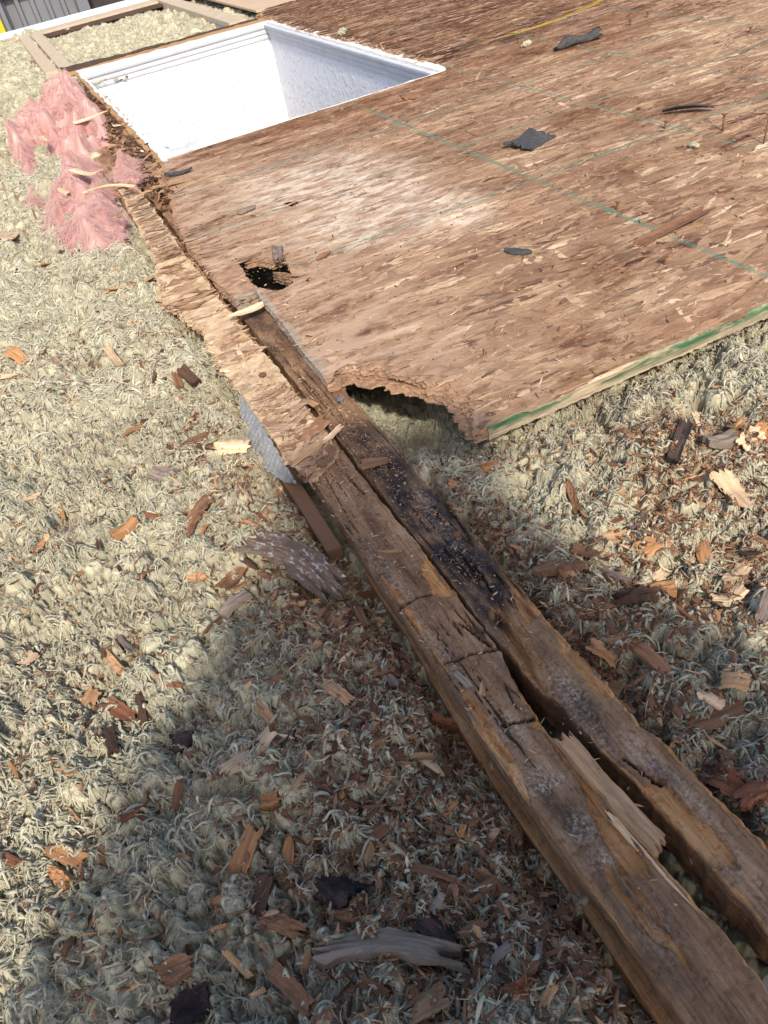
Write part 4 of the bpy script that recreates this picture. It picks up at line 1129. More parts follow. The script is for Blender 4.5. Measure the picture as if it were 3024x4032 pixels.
# ------------------------------------------------------------------ chips you can tell apart
CHIPS = [
(0.098,2.802,16,0.176,0.081,"T","slab","long tan wood slab lying on wool beside the torn cream strip"),
(-0.050,3.410,-69,0.211,0.072,"D","slab","dark brown sliver just below the pink fibreglass"),
(-0.334,2.584,-69,0.140,0.042,"O","flake","small orange-tan chip near the left edge, above the pale stick"),
(-0.233,2.456,20,0.049,0.065,"T","flake","tan flake standing on a nest of orange bits on the sunlit wool"),
(-0.045,2.263,-83,0.147,0.025,"C","block","pale tan oblong chip alone on sunlit wool left of the strip"),
(-0.366,2.435,-30,0.048,0.036,"C","flake","pale chip at the far left edge under the orange-tan chip"),
(-0.262,3.756,69,0.169,0.098,"C","slab","pale tan blunt stick left of the lower pink wad"),
(-0.200,3.847,47,0.095,0.044,"C","stick","thin pale splinter crossing the pale stick left of the pink wad"),
(-0.135,3.364,20,0.090,0.043,"T","stick","faint tan splinter below the dark brown sliver"),
(0.064,2.130,67,0.171,0.014,"D","stick","thin dark stick standing by the brown shreds near the strip"),
(0.094,2.064,-95,0.126,0.023,"B","flake","brown shredded clump beside the thin dark stick"),
(-0.070,1.865,-21,0.055,0.021,"B","slab","low brown sliver under the pale needle on sunlit wool"),
(-0.027,1.884,-24,0.073,0.012,"C","stick","pale needle of wood above the low brown sliver"),
(0.067,1.813,67,0.082,0.016,"B","slab","upright brown splinter left of the cream curl by the truss plate"),
(0.062,1.722,11,0.076,0.022,"B","slab","brown rod-like splinter pointing at the truss plate"),
(0.155,1.684,40,0.065,0.033,"C","flake","cream ragged chip just left of the metal truss plate"),
(0.137,1.603,-13,0.086,0.047,"C","flake","broad cream flake with ragged ends below the metal truss plate"),
(0.126,2.035,-72,0.074,0.034,"D","block","dark brown knot of wood in the wool beside the strip"),
(-0.236,1.931,7,0.047,0.016,"P","slab","grey-purple sliver in the sunlit wool"),
(-0.161,1.436,15,0.062,0.038,"O","block","split orange-brown block with splintered ends on sunlit wool"),
(-0.004,1.394,48,0.115,0.038,"B","bark","long brown bark slab standing on edge near the shadow line"),
(-0.102,1.445,-58,0.065,0.016,"R","flake","reddish chip right above the split orange-brown block"),
(-0.352,1.523,40,0.040,0.019,"O","leaf","small orange curved chip left of the split orange-brown block"),
(-0.399,1.664,-60,0.051,0.014,"O","flake","small rust chip with a twig near the left edge"),
(-0.355,1.744,21,0.047,0.012,"C","stick","pale matchstick splinter at upper left of the sunlit wool"),
(-0.241,1.193,-78,0.254,0.014,"G","stick","long grey weathered stick dug into a hollow of the wool"),
(-0.258,1.107,-72,0.083,0.018,"T","block","clean tan block leaning beside the long grey weathered stick"),
(-0.409,1.211,47,0.035,0.029,"C","flake","pale pinkish square chip at the left edge"),
(-0.320,1.064,50,0.044,0.029,"T","flake","tan chip with a folded corner below the clean tan block"),
(-0.262,0.972,-58,0.068,0.028,"R","flake","wide red-brown curled flake half buried in shaded wool"),
(-0.228,0.956,-95,0.078,0.018,"D","slab","dark brown board end right of the red-brown curled flake"),
(-0.162,0.957,-28,0.038,0.011,"R","leaf","dark reddish curl among the shaded wool tufts"),
(0.004,1.179,39,0.069,0.033,"B","slab","brown board piece left of the mould-flecked bark plate"),
(-0.011,1.112,16,0.068,0.030,"G","block","grey-tan block with square ends below the brown board piece"),
(-0.065,1.080,30,0.047,0.008,"B","stick","thin brown stick below the grey-tan block"),
(-0.265,1.355,-26,0.031,0.020,"O","flake","orange chip at the top end of the long grey weathered stick"),
(-0.148,1.262,24,0.040,0.021,"B","flake","brown folded chip at the edge of the shadow"),
(-0.043,1.567,-53,0.079,0.042,"P","bark","purple-brown bark piece on sunlit wool"),
(0.081,1.278,-61,0.060,0.012,"O","leaf","orange willow-leaf chip above the mould-flecked bark plate"),
(0.114,1.325,-86,0.049,0.012,"R","flake","small red-brown chip below the truss plate shadow"),
(0.180,1.424,-93,0.093,0.021,"T","flake","tan flake beside the foot of the metal truss plate"),
(0.101,1.027,-17,0.073,0.012,"T","stick","straight tan stick under the mould-flecked bark plate"),
(0.082,0.794,-59,0.058,0.025,"T","flake","squarish clean tan flake alone on shaded wool"),
(-0.037,0.821,-74,0.048,0.018,"T","flake","rounded tan flake with a dusty face left of centre"),
(0.169,0.790,-109,0.109,0.008,"D","stick","tall thin dark stick left of the rafter"),
(0.221,0.686,-35,0.050,0.016,"R","block","dark red-brown block butting against the rafter side"),
(0.191,0.968,-95,0.090,0.017,"B","slab","brown board strip leaning by the rafter foot"),
(0.215,0.966,-75,0.045,0.025,"T","flake","round tan flake wedged beside the brown board strip"),
(0.045,1.186,-56,0.052,0.015,"D","leaf","dark brown leaf-shaped chip left of the bark plate"),
(0.085,0.892,35,0.028,0.014,"T","flake","small buff chip above the squarish clean tan flake"),
(0.673,0.834,-20,0.051,0.027,"T","flake","bright orange-tan flake with forked tail on sunlit wool"),
(0.928,0.965,35,0.108,0.029,"K","block","charred black-ended block split into two prongs"),
(0.743,0.847,26,0.079,0.027,"P","shard","dark purple-grey pointed shard on sunlit wool"),
(0.802,0.893,25,0.128,0.005,"D","stick","thin dark needle sticking up from the purple-grey shard"),
(0.782,0.724,-123,0.093,0.030,"O","leaf","large upright orange-brown leaf-shaped flake on the right"),
(0.935,0.811,-95,0.092,0.048,"C","flake","large pale star-ragged flake near the right edge"),
(0.780,0.654,2,0.054,0.032,"C","flake","pale ragged flake, upper of two under the leaf-shaped flake"),
(0.746,0.624,-8,0.061,0.033,"C","flake","pale ragged flake, lower of two near the right edge"),
(0.664,0.693,-29,0.045,0.029,"O","block","smooth orange-tan chip below the brown torn flake"),
(0.690,0.728,20,0.045,0.020,"C","flake","pale torn chip above the smooth orange-tan chip"),
(0.712,0.777,9,0.062,0.040,"O","flake","broad brown torn flake right of the bright orange-tan flake"),
(0.754,0.559,33,0.070,0.019,"P","slab","purple-grey board end at the right edge"),
(0.595,0.679,-31,0.083,0.028,"D","bark","dark crumbling bark piece in shaded wool right of the rafters"),
(0.545,0.581,-80,0.071,0.027,"B","slab","brown board piece slanting under wool tufts at right"),
(0.579,0.482,-67,0.037,0.028,"C","flake","pale tan flake with ragged left end at right"),
(0.610,0.475,-50,0.041,0.029,"T","flake","tan flat flake tucked beside the pale ragged-end flake"),
(0.647,0.463,-103,0.058,0.011,"B","stick","brown slanting stick at the right edge"),
(0.637,0.612,-80,0.054,0.004,"R","stick","thin red needle splinter right of the dark crumbling bark"),
(0.671,0.962,-108,0.074,0.014,"B","block","short round brown peg on sunlit wool right of the rafters"),
(0.600,0.824,-87,0.076,0.027,"B","flake","brown chip pile beside the right rafter"),
(0.532,0.804,-45,0.088,0.031,"B","bark","shredded grey-brown wood lump against the right rafter"),
(0.565,0.460,-14,0.085,0.047,"B","flake","rough wide brown plate at the lower right of the wool"),
(0.480,0.590,-74,0.029,0.029,"T","flake","pale dusty flake against the right rafter"),
(0.482,0.552,-57,0.029,0.022,"T","flake","tan chip tucked under the edge of the right rafter"),
(1.046,0.889,16,0.070,0.041,"C","flake","cream chip behind the large star-ragged flake"),
(0.997,0.921,-17,0.070,0.042,"G","block","grey-brown split plank right of the charred block"),
(1.009,0.997,-121,0.089,0.015,"C","shard","pale split shard standing above the charred block"),
(1.038,0.978,26,0.127,0.005,"T","stick","long thin tan needle above the grey-brown plank"),
(1.082,0.894,23,0.054,0.050,"O","flake","big orange-cream chip cut by the right picture edge"),
(-0.383,0.750,-50,0.073,0.025,"O","flake","ragged orange-brown flake in a sunlit hollow at lower left"),
(-0.395,0.719,-58,0.056,0.018,"O","bark","lumpy rust-orange flake below the ragged orange-brown flake"),
(-0.466,0.785,-48,0.064,0.016,"R","flake","rusty flake at the left edge beside the two orange flakes"),
(-0.352,0.869,-52,0.039,0.020,"T","flake","soft tan flake on sunlit wool at lower left"),
(-0.283,0.903,-86,0.073,0.019,"D","slab","dark brown bark slab with fine splinters at lower left"),
(-0.393,0.950,-62,0.042,0.007,"B","flake","brown sliver above the soft tan flake"),
(-0.450,0.955,-77,0.038,0.007,"O","leaf","thin orange chip near the lower left edge"),
(-0.270,0.753,29,0.053,0.013,"R","shard","red-brown hooked shard on shaded wool"),
(-0.082,0.764,20,0.096,0.042,"C","flake","large pale tan curling flake on shaded wool"),
(-0.206,0.750,53,0.041,0.017,"B","slab","brown stub standing upright left of the curling flake"),
(-0.141,0.624,39,0.077,0.039,"O","flake","wide orange-brown dusty flake at lower centre"),
(-0.140,0.555,45,0.059,0.026,"D","slab","dark brown plate under the wide orange-brown dusty flake"),
(-0.264,0.507,8,0.037,0.033,"B","bark","brown rotten lump at the bottom left of the shade"),
(-0.263,0.466,14,0.045,0.039,"K","bark","blackened rotten chunk cut by the bottom edge"),
(-0.205,0.541,-20,0.035,0.006,"O","stick","short orange-brown stick on shaded wool at the bottom"),
(-0.220,0.499,28,0.046,0.005,"G","stick","slim grey stick meeting a tan chip in a V"),
(-0.192,0.485,-63,0.049,0.009,"T","slab","tan split chip forming a V with the slim grey stick"),
(-0.208,0.786,-22,0.039,0.012,"C","leaf","small pale chip above the brown upright stub"),
(-0.176,0.855,3,0.039,0.033,"K","bark","blue-black burnt lump in shaded wool"),
(-0.087,0.587,59,0.065,0.020,"O","leaf","smooth orange-brown leaf-shaped chip standing upright"),
(0.077,0.462,-43,0.106,0.015,"B","leaf","long brown boat-shaped splinter with yellow edges"),
(0.057,0.507,-72,0.035,0.006,"C","slab","pale bent chip at the tip of the boat-shaped splinter"),
(0.044,0.531,-33,0.029,0.005,"T","stick","buff stick touching the pale bent chip"),
(-0.039,0.504,-60,0.066,0.046,"K","bark","dark purple bark plate sunk in wool tufts"),
(0.068,0.429,-67,0.044,0.027,"G","flake","grey-brown flake with broken corners below the boat-shaped splinter"),
(-0.005,0.396,-31,0.178,0.036,"G","plank","broad weathered board with white mould streaks at the bottom"),
(0.056,0.395,-57,0.056,0.034,"K","flake","dark purple plate behind the broad weathered board"),
(-0.003,0.400,36,0.037,0.014,"T","slab","light tan stick resting across the broad weathered board"),
(-0.135,0.416,-67,0.083,0.023,"B","slab","brown board with whitish edge left of the broad weathered board"),
(-0.003,0.344,-89,0.027,0.013,"O","leaf","orange blade-shaped chip below the broad weathered board"),
(-0.079,0.673,-13,0.027,0.023,"O","block","orange-brown cube with a pale end"),
(0.155,0.626,-12,0.035,0.009,"T","slab","clean light tan chip right of the curling flake"),
(-0.014,0.662,-21,0.034,0.003,"R","stick","reddish twig right of the orange-brown cube"),
(0.024,0.619,6,0.022,0.008,"O","slab","bright orange sliver between wool tufts at centre"),
(0.054,0.552,-2,0.043,0.023,"B","flake","flat brown chip above the buff stick"),
(0.148,0.518,11,0.027,0.006,"O","slab","orange-tan sliver right of the flat brown chip"),
(0.156,0.355,-4,0.039,0.006,"G","stick","long grey-brown stick below the rafter at the bottom"),
(-0.123,0.497,-45,0.075,0.022,"B","bark","brown bark strip with white flecks left of the board"),
(0.005,0.322,0,0.053,0.032,"T","flake","fan-shaped tan flake at the bottom edge"),
(0.108,0.285,-10,0.041,0.014,"R","bark","brown mouldy block at the bottom near the rafter"),
(0.111,0.326,6,0.037,0.015,"P","flake","blue-grey chip with lilac mould near the rafter"),
(0.147,0.487,37,0.018,0.009,"O","block","tiny orange block right of the boat-shaped splinter tip"),
(0.175,0.302,-8,0.055,0.006,"B","leaf","curved brown splinter pointing at the rafter"),
(0.208,0.387,-29,0.046,0.007,"T","stick","straight tan stick beside the lower rafter strip"),
(0.139,0.262,27,0.028,0.013,"T","flake","tan upright flake at the bottom beside the rafter"),
(0.508,0.377,-77,0.053,0.041,"R","flake","rust-brown thick flake on the right of the right rafter"),
(0.546,0.364,-50,0.030,0.023,"P","flake","mauve-brown flake above the rust-brown thick flake"),
(0.514,0.334,-10,0.041,0.028,"R","bark","crumbled red-brown chunk at the right edge by the rafter"),
(0.128,1.112,-63,0.208,0.074,"M","bark","rectangular bark plate crusted with white and blue mould by the left rafter"),
(0.242,1.029,-172,0.060,0.020,"B","slab","brown splinter on edge between the bark plate and the rafter"),
(0.076,1.109,13,0.037,0.017,"R","flake","reddish chip peeping from under the mould crusted bark plate"),
(0.142,0.947,-56,0.046,0.017,"B","flake","torn brown chip below the straight tan stick"),
(0.172,0.799,-71,0.050,0.019,"P","flake","mauve flake in the wool near the tall thin dark stick"),
(0.092,0.431,-60,0.052,0.017,"B","flake","brown flake pile right of the boat-shaped splinter"),
(0.134,0.408,5,0.046,0.014,"B","slab","dull brown board scrap near the lower rafter strip"),
(0.100,0.372,0,0.038,0.015,"B","flake","wide brown chip between the weathered board and the rafter"),
(-0.040,0.459,-47,0.041,0.012,"B","bark","brown crumbly piece under the dark purple bark plate"),
(-0.040,0.362,-53,0.040,0.012,"B","slab","brown shaving under the right part of the weathered board"),
(-0.391,0.607,58,0.026,0.011,"B","stick","short brown stick in the shaded lower left wool")]

KIND_NAME = {'flake': 'wood_chip', 'slab': 'wood_chip', 'stick': 'wood_splinter', 'leaf': 'wood_chip', 'shard': 'wood_splinter', 'block': 'wood_block', 'bark': 'bark_piece', 'plank': 'weathered_board'}
KIND_CAT = {'wood_chip': 'wood chip', 'wood_splinter': 'splinter', 'wood_block': 'wood block', 'bark_piece': 'bark piece', 'weathered_board': 'board'}
THICK = {'flake': 0.0030, 'slab': 0.0065, 'stick': 0.0035, 'leaf': 0.0035, 'shard': 0.004, 'block': 0.014, 'bark': 0.011, 'plank': 0.012}
for k, (x, y, ang, L, W, tone, shape, label) in enumerate(CHIPS):
    L = min(L * 0.97, 0.30); W = 0.92 * max(min(W, L * (1.15 if shape in ('flake', 'block', 'bark') else 0.6)), 0.005)
    g = np.random.default_rng(500 + k)
    nm = KIND_NAME[shape]
    o = link(nm, plate(nm, L, W, THICK[shape], shape, 500 + k, CHIP_MATS[tone], nx=26, ny=11))
    c, s = math.cos(math.radians(ang)), math.sin(math.radians(ang))
    xs_ = x + np.array([-.4, 0, .4, 0, 0]) * L * c - np.array([0, 0, 0, -.4, .4]) * W * s
    ys_ = y + np.array([-.4, 0, .4, 0, 0]) * L * s + np.array([0, 0, 0, -.4, .4]) * W * c
    hh = wool_h(xs_, ys_)
    pitch = -math.atan2(np.clip(hh[2] - hh[0], -.5 * L, .5 * L), 0.8 * L) * 0.7 + g.normal(0, 0.06)
    roll = math.atan2(np.clip(hh[4] - hh[3], -.4 * W, .4 * W), 0.8 * W) * 0.6 + g.normal(0, 0.12)
    z = float(np.mean(hh)) * 0.5 + float(np.max(hh)) * 0.5 + THICK[shape] * 0.5 + 0.004
    put(o, x, y, z, math.radians(ang), pitch, roll)
    tag(o, label, KIND_CAT[nm], 'wood debris on the wool')

# chips lying on the rafters, the strip and the deck
ON = [(0.297, 1.030, 150, 0.042, 0.010, 'T', 'shard', -0.034, 'small tan wedge chip lying across the left rafter'),
      (0.268, 0.694, 100, 0.034, 0.012, 'G', 'slab', -0.033, 'small grey rectangular chip on the left rafter'),
      (0.286, 0.664, 60, 0.026, 0.010, 'T', 'shard', -0.033, 'small tan arrow-shaped chip beside the grey one on the left rafter'),
      (0.385, 1.30, 158, 0.060, 0.030, 'B', 'flake', -0.034, 'brown broken flake on the blackened right rafter'),
      (0.30, 1.47, 35, 0.120, 0.034, 'B', 'flake', -0.020, 'pinkish brown strand lying across both rafters below the deck'),
      (0.27, 1.415, 18, 0.085, 0.032, 'T', 'flake', -0.019, 'tan strand overhanging the left end of the cream strip'),
      (0.340, 1.44, 20, 0.070, 0.018, 'C', 'flake', -0.022, 'pale strand end jutting over the gap between the rafters'),
      (0.300, 1.37, 40, 0.070, 0.030, 'B', 'flake', -0.022, 'dull brown flake at the lower end of the cream strip'),
      (0.352, 1.62, 110, 0.060, 0.016, 'T', 'slab', -0.028, 'short tan sliver in the gap near the nail head'),
      (0.372, 2.19, 8, 0.130, 0.034, 'C', 'leaf', -0.012, 'cream torn tongue of wood bridging from the strip to the right rafter'),
      (1.545, 1.700, 4, 0.25, 0.040, 'B', 'flake', 0.006, 'long loose brown strand lifting off the deck near the green line'),
      (0.690, 2.345, 16, 0.060, 0.024, 'B', 'leaf', 0.006, 'small brown chip with dark underside on the deck right of the hole'),
      (1.735, 3.80, 80, 0.15, 0.085, 'B', 'flake', 0.005, 'flat olive brown chip on the deck near the skylight corner'),
      (0.62, 2.99, 12, 0.07, 0.035, 'P', 'flake', 0.010, 'small mauve curled rotten flake beside the cracks in the deck'),
      (0.575, 2.475, 70, 0.085, 0.035, 'P', 'bark', 0.010, 'purple-grey fluffy rot lump behind the hole in the deck'),
      (0.46, 3.60, 8, 0.17, 0.030, 'T', 'stick', 0.005, 'long pale splinter lying at the left deck edge below the skylight'),
      (0.33, 3.62, 30, 0.09, 0.02, 'T', 'slab', 0.002, 'tan splinter across the top of the torn strip'),
      (0.42, 4.30, 110, 0.16, 0.035, 'B', 'slab', 0.0, 'brown broken slat standing in the gap by the skylight corner'),
      (0.37, 4.45, 60, 0.14, 0.03, 'T', 'slab', 0.0, 'tan broken slat leaning beside the brown one by the skylight corner'),
      (0.47, 4.38, 40, 0.12, 0.04, 'D', 'flake', 0.0, 'dark flake in the debris at the skylight corner'),
      (0.34, 5.05, 10, 0.20, 0.03, 'C', 'stick', 0.07, 'cream splinter lying on the upper pink wad'),
      (0.05, 4.95, 95, 0.20, 0.03, 'C', 'slab', 0.06, 'upright cream splinter stuck in the upper pink wad'),
      (0.16, 4.0, 115, 0.22, 0.04, 'C', 'slab', 0.06, 'long cream splinter on the lower pink wad'),
      (0.03, 3.85, 100, 0.12, 0.03, 'C', 'slab', 0.05, 'short cream chip on the left of the lower pink wad'),
      (0.21, 3.72, 165, 0.20, 0.025, 'C', 'shard', 0.04, 'pale pointed splinter across the right of the lower pink wad'),
      (0.19, 3.35, 80, 0.15, 0.02, 'T', 'stick', 0.03, 'tan stick leaning on the lower end of the lower pink wad')]
for k, (x, y, ang, L, W, tone, shape, z, label) in enumerate(ON):
    g = np.random.default_rng(800 + k); nm = KIND_NAME[shape]
    o = link(nm, plate(nm, L, W, 0.0035 if shape != 'bark' else 0.01, shape, 800 + k, CHIP_MATS[tone], nx=26, ny=11, bend=g.normal(0, 0.05)))
    put(o, x, y, z + 0.003, math.radians(ang), g.normal(0, 0.07), g.normal(0, 0.12))
    tag(o, label, KIND_CAT[nm], 'loose wood on the boards')

# mid-sized chips that nothing tells apart: one shape each, copied
protos = {}
for tone in 'TCOBDRP':
    for k, shape in enumerate(('flake', 'slab', 'leaf', 'shard')):
        protos[tone, k] = plate('wood_chip', 0.040, (0.018, 0.010, 0.013, 0.008)[k], 0.0028, shape, 2000 + ord(tone) * 7 + k, CHIP_MATS[tone], nx=16, ny=7)
TONE_WORD = {'T': 'tan', 'C': 'cream', 'O': 'orange', 'B': 'brown', 'D': 'dark brown', 'R': 'red-brown', 'P': 'mauve-grey'}
g = np.random.default_rng(77)


def debris_density(x, y):
    d = 0.16 + 0 * x
    d = d + 1.9 * np.exp(-((x - 0.10) / 0.17) ** 2 - ((y - 0.52) / 0.22) ** 2)
    d = d + 1.5 * np.exp(-((x - 0.15) / 0.10) ** 2 - ((y - 0.95) / 0.25) ** 2)
    d = d + 1.1 * np.exp(-((x - 0.72) / 0.22) ** 2 - ((y - 0.72) / 0.20) ** 2)
    d = d + 0.7 * np.exp(-((x - 0.08) / 0.10) ** 2 - ((y - 1.7) / 0.5) ** 2)
    d = d + 1.5 * np.exp(-((x - 1.0) / 0.16) ** 2 - ((y - 0.93) / 0.17) ** 2)
    d = d + 1.0 * np.exp(-((x - 0.40) / 0.12) ** 2 - ((y - 4.4) / 0.6) ** 2)
    d = d + 1.5 * np.exp(-((x - 0.20) / 0.045) ** 2) * smooth(1.5, 1.2, y)
    d = d + 1.8 * np.exp(-((x - 0.50) / 0.045) ** 2) * smooth(1.25, 1.0, y)
    d = d + 0.35 * smooth(0.0, 0.4, fbm(x * 6, y * 6, 88))
    return d


def scatter(n, x0, x1, y0, y1, seed):
    g = np.random.default_rng(seed)
    x = x0 + (x1 - x0) * g.random(n * 14); y = y0 + (y1 - y0) * g.random(n * 14)
    ok = ~((x > 0.232) & (x < 0.462)) & ~((x > 0.56) & (y > 1.30)) & ~((x > .46) & (y > 1.55)) & (x > -0.5 - 0.02 * y) & (x < 0.30 + 0.95 * y)
    ok &= g.random(n * 14) < debris_density(x, y) / 2.2
    return x[ok][:n], y[ok][:n]


x, y = scatter(150, -0.45, 1.35, 0.25, 2.9, 78)
for k in range(len(x)):
    tone = 'TCOBDRPTBBRO'[g.integers(0, 12)]
    o = bpy.data.objects.new('wood_chip', protos[tone, int(g.integers(0, 4))])
    col.objects.link(o)
    s = 0.45 + 0.95 * g.random() ** 2
    o.scale = (s * (0.8 + .5 * g.random()), s * (0.8 + .5 * g.random()), s)
    put(o, x[k], y[k], float(wool_h(x[k], y[k])[0]) + 0.007, g.random() * 6.28, g.normal(0, .35), g.normal(0, .35))
    side = 'left of the two rafters' if x[k] < 0.3 else 'right of the two rafters'
    tag(o, 'small loose %s wood chip on the wool %s' % (TONE_WORD[tone], side), 'wood chip', 'small %s chips %s' % (TONE_WORD[tone], side))

# ------------------------------------------------------------------ slivers and dust nobody could count


def sliver_mesh(name, x, y, z, L, W, tone, seed, mat, tilt=0.25, parent=None):
    g = np.random.default_rng(seed)
    n = len(x)
    a = g.random(n) * 6.283; p = g.normal(0, tilt, n)
    d = np.stack([np.cos(a) * np.cos(p), np.sin(a) * np.cos(p), np.sin(p)], 1)
    s = np.stack([-np.sin(a), np.cos(a), g.normal(0, .35, n)], 1)
    u = np.cross(d, s); u /= np.linalg.norm(u, axis=1)[:, None]
    c = np.stack([x, y, z], 1)
    prof = [(-0.5, 0.35), (-0.2, 0.95 + 0), (0.15, 0.8), (0.5, 0.15)]
    V = []
    for t, wv in prof:
        wj = (wv * (0.7 + 0.6 * g.random(n)) * W * 0.5)[:, None]
        base = c + d * (t * L)[:, None] + u * ((t * t) * L * g.normal(0, .25, n))[:, None]
        V += [base - s * wj, base + s * wj, base + u * (W * 0.22)[:, None]]
    V = np.stack(V, 1)  # n,12,3
    F = []
    for k in range(3):
        b = k * 3
        F += [(b, b + 3, b + 5, b + 2), (b + 2, b + 5, b + 4, b + 1), (b + 1, b + 4, b + 3, b)]
    F = np.array(F)
    Q = (F[None] + (np.arange(n) * 12)[:, None, None]).reshape(-1, 4)
    uv = np.zeros((n, 12, 2)); uv[:, :, 0] = np.repeat(np.array([t for t, _ in prof]), 3)[None, :] * L[:, None]; uv[:, 0::3, 1] = -W[:, None] / 2; uv[:, 1::3, 1] = W[:, None] / 2
    me = mk_mesh(name, V.reshape(-1, 3), Q, smooth_shade=False, attrs={'tone': np.repeat(tone, 12), 'rnd': np.repeat(g.random(n), 12)}, uv=uv.reshape(-1, 2))
    return link(name, me, mat, parent)


def mat_sliver():
    n = NB('wood_sliver', 0.9, 0.1)
    c = n.ramp(n.attr('tone'), [(0.0, (0.045, 0.028, 0.022)), (0.2, (0.12, 0.058, 0.034)), (0.4, (0.20, 0.11, 0.064)), (0.6, (0.31, 0.175, 0.095)), (0.8, (0.46, 0.28, 0.15)), (1.0, (0.66, 0.49, 0.31))])
    g = n.noise(n.map(n.uv(), (30, 300, 1)), 1.0, 3, 0.6)
    return n.done(n.mix(n.rng(g, 0.35, 0.6, 0.45, 0.0), c, n.mix(1.0, c, (0.45, 0.42, 0.40), 'MULTIPLY')))


M_SLIV = mat_sliver()
x, y = scatter(34000, -0.55, 1.4, 0.2, 2.6, 61)
g = np.random.default_rng(62); n = len(x)
L = 0.004 + 0.036 * g.random(n) ** 2.8; W = 0.0010 + 0.007 * g.random(n) ** 3
o = sliver_mesh('wood_slivers', x, y, wool_h(x, y) + 0.005, L, W, np.clip(g.normal(0.45, 0.25, n), 0, 1), 63, M_SLIV, 0.4)
tag(o, 'countless tiny wood slivers and crumbs strewn over the mineral wool', 'wood debris', kind='stuff')
x, y = scatter(1500, -0.8, 0.26, 2.5, 6.5, 64); n = len(x)
o = sliver_mesh('wood_slivers', x, y, wool_h(x, y) + 0.003, 0.01 + 0.05 * g.random(n) ** 2, 0.003 + 0.010 * g.random(n) ** 2, np.clip(g.normal(0.6, 0.28, n), 0, 1), 65, M_SLIV, 0.4)
tag(o, 'fine wood crumbs scattered over the far mineral wool', 'wood debris', kind='stuff')
x, y = scatter(9000, -0.5, 1.3, 0.2, 2.2, 71)
k = np.random.default_rng(72).random(len(x)) < debris_density(x, y) / 1.6
x, y = x[k], y[k]; n = len(x)
o = sliver_mesh('wood_litter', x, y, wool_h(x, y) + 0.006, 0.008 + 0.030 * g.random(n) ** 2.2, 0.003 + 0.013 * g.random(n) ** 2.4, np.clip(g.normal(0.36, 0.2, n), 0, 1), 73, M_SLIV, 0.3)
tag(o, 'brown broken wood litter matted into the mineral wool near the rafters', 'wood debris', kind='stuff')
# sawdust on the rafters, thickest where the deck was torn off, and crumbs on the deck
g = np.random.default_rng(66); n = 5200
y = np.clip(0.2 + 2.0 * g.beta(2.6, 2.2, n), 0.16, 2.1); y[: n // 2] = g.normal(1.45, 0.17, n // 2); x = 0.242 + 0.19 * g.random(n)
ok = ~((x > 0.335) & (x < 0.358)) & ~((x > 0.40) & (y > 1.58)) & (np.abs(y) < 2.2)
x, y = x[ok], y[ok]; n = len(x)
z = np.where((x < 0.34) & (y > 1.36), -0.020, -0.0365)
o = sliver_mesh('wood_dust', x, y, z, 0.002 + 0.014 * g.random(n) ** 3, 0.0008 + 0.0026 * g.random(n) ** 2.5, np.clip(g.normal(0.62, 0.25, n), 0, 1), 67, M_SLIV, 0.15)
tag(o, 'brown wood dust and fine crumbs lying on the two rafters', 'wood dust', kind='stuff')
n = 8500; x = 0.42 + 3.2 * g.random(n) ** 1.3; y = 1.23 + 3.0 * g.random(n) ** 1.2
ok = in_poly(x, y, OA); x, y = x[ok], y[ok]; n = len(x)
o = sliver_mesh('wood_crumbs', x, y, np.full(n, 0.0035), 0.003 + 0.024 * g.random(n) ** 3, 0.0008 + 0.0036 * g.random(n) ** 2, np.where(g.random(n) < 0.38, g.random(n) * 0.25, 0.6 + 0.4 * g.random(n)), 68, M_SLIV, 0.12)
tag(o, 'tiny dark and pale crumbs sprinkled over the strand board deck', 'wood debris', kind='stuff')
g = np.random.default_rng(69); n = 620
x = g.normal(0.42, 0.05, n); y = 3.4 + 2.6 * g.random(n)
o = sliver_mesh('wood_rubble', x, y, -0.02 + 0.03 * g.random(n), 0.015 + 0.07 * g.random(n) ** 2, 0.008 + 0.030 * g.random(n) ** 2, np.clip(g.normal(0.36, 0.25, n), 0, 1), 70, M_SLIV, 0.35)
tag(o, 'brown wood rubble heaped between the rafters and the skylight edge', 'wood debris', kind='stuff')

# ------------------------------------------------------------------ skylight shaft
X0, X1, Y0, Y1, ZB = 0.535, 2.06, 4.062, 7.08, -1.9
well = empty('skylight_shaft', (1.3, 5.6, ZB))
tag(well, 'open skylight shaft with white textured walls and dusty white moulding', 'skylight')


def wall_sheet(name, a, b, mat, thick):
    """textured plaster wall between plan points a and b, thickness away from the shaft"""
    a = np.array(a); b = np.array(b); L = np.hypot(*(b - a)); d = (b - a) / L; nrm = np.array([-d[1], d[0]])
    m = MB()
    c = [(a[0], a[1]), (b[0], b[1]), (b[0] + nrm[0] * thick, b[1] + nrm[1] * thick), (a[0] + nrm[0] * thick, a[1] + nrm[1] * thick)]
    m.add([(p[0], p[1], ZB) for p in c] + [(p[0], p[1], -0.012) for p in c], [(0, 3, 2, 1), (4, 5, 6, 7), (0, 1, 5, 4), (1, 2, 6, 5), (2, 3, 7, 6), (3, 0, 4, 7)])
    return at_parent(link(name, m.mesh(name), mat), well)


wall_sheet('shaft_wall', (X1, Y1), (X0, Y1), M_WALL, -0.03)
wall_sheet('shaft_wall', (X1, Y0), (X1, Y1), M_WALL, -0.03)
wall_sheet('shaft_wall', (X0, Y1), (X0, Y0), M_WALL, -0.03)
wall_sheet('shaft_wall', (X0, Y0), (X1, Y0), M_WALL, -0.03)
m = MB(); m.box(X0 - .1, X1 + .1, Y0 - .1, Y1 + .1, ZB - 0.05, ZB)
at_parent(link('shaft_floor', m.mesh('shaft_floor'), mat_plain('room_floor', (0.5, 0.47, 0.43), 0.7, 0.3)), well)
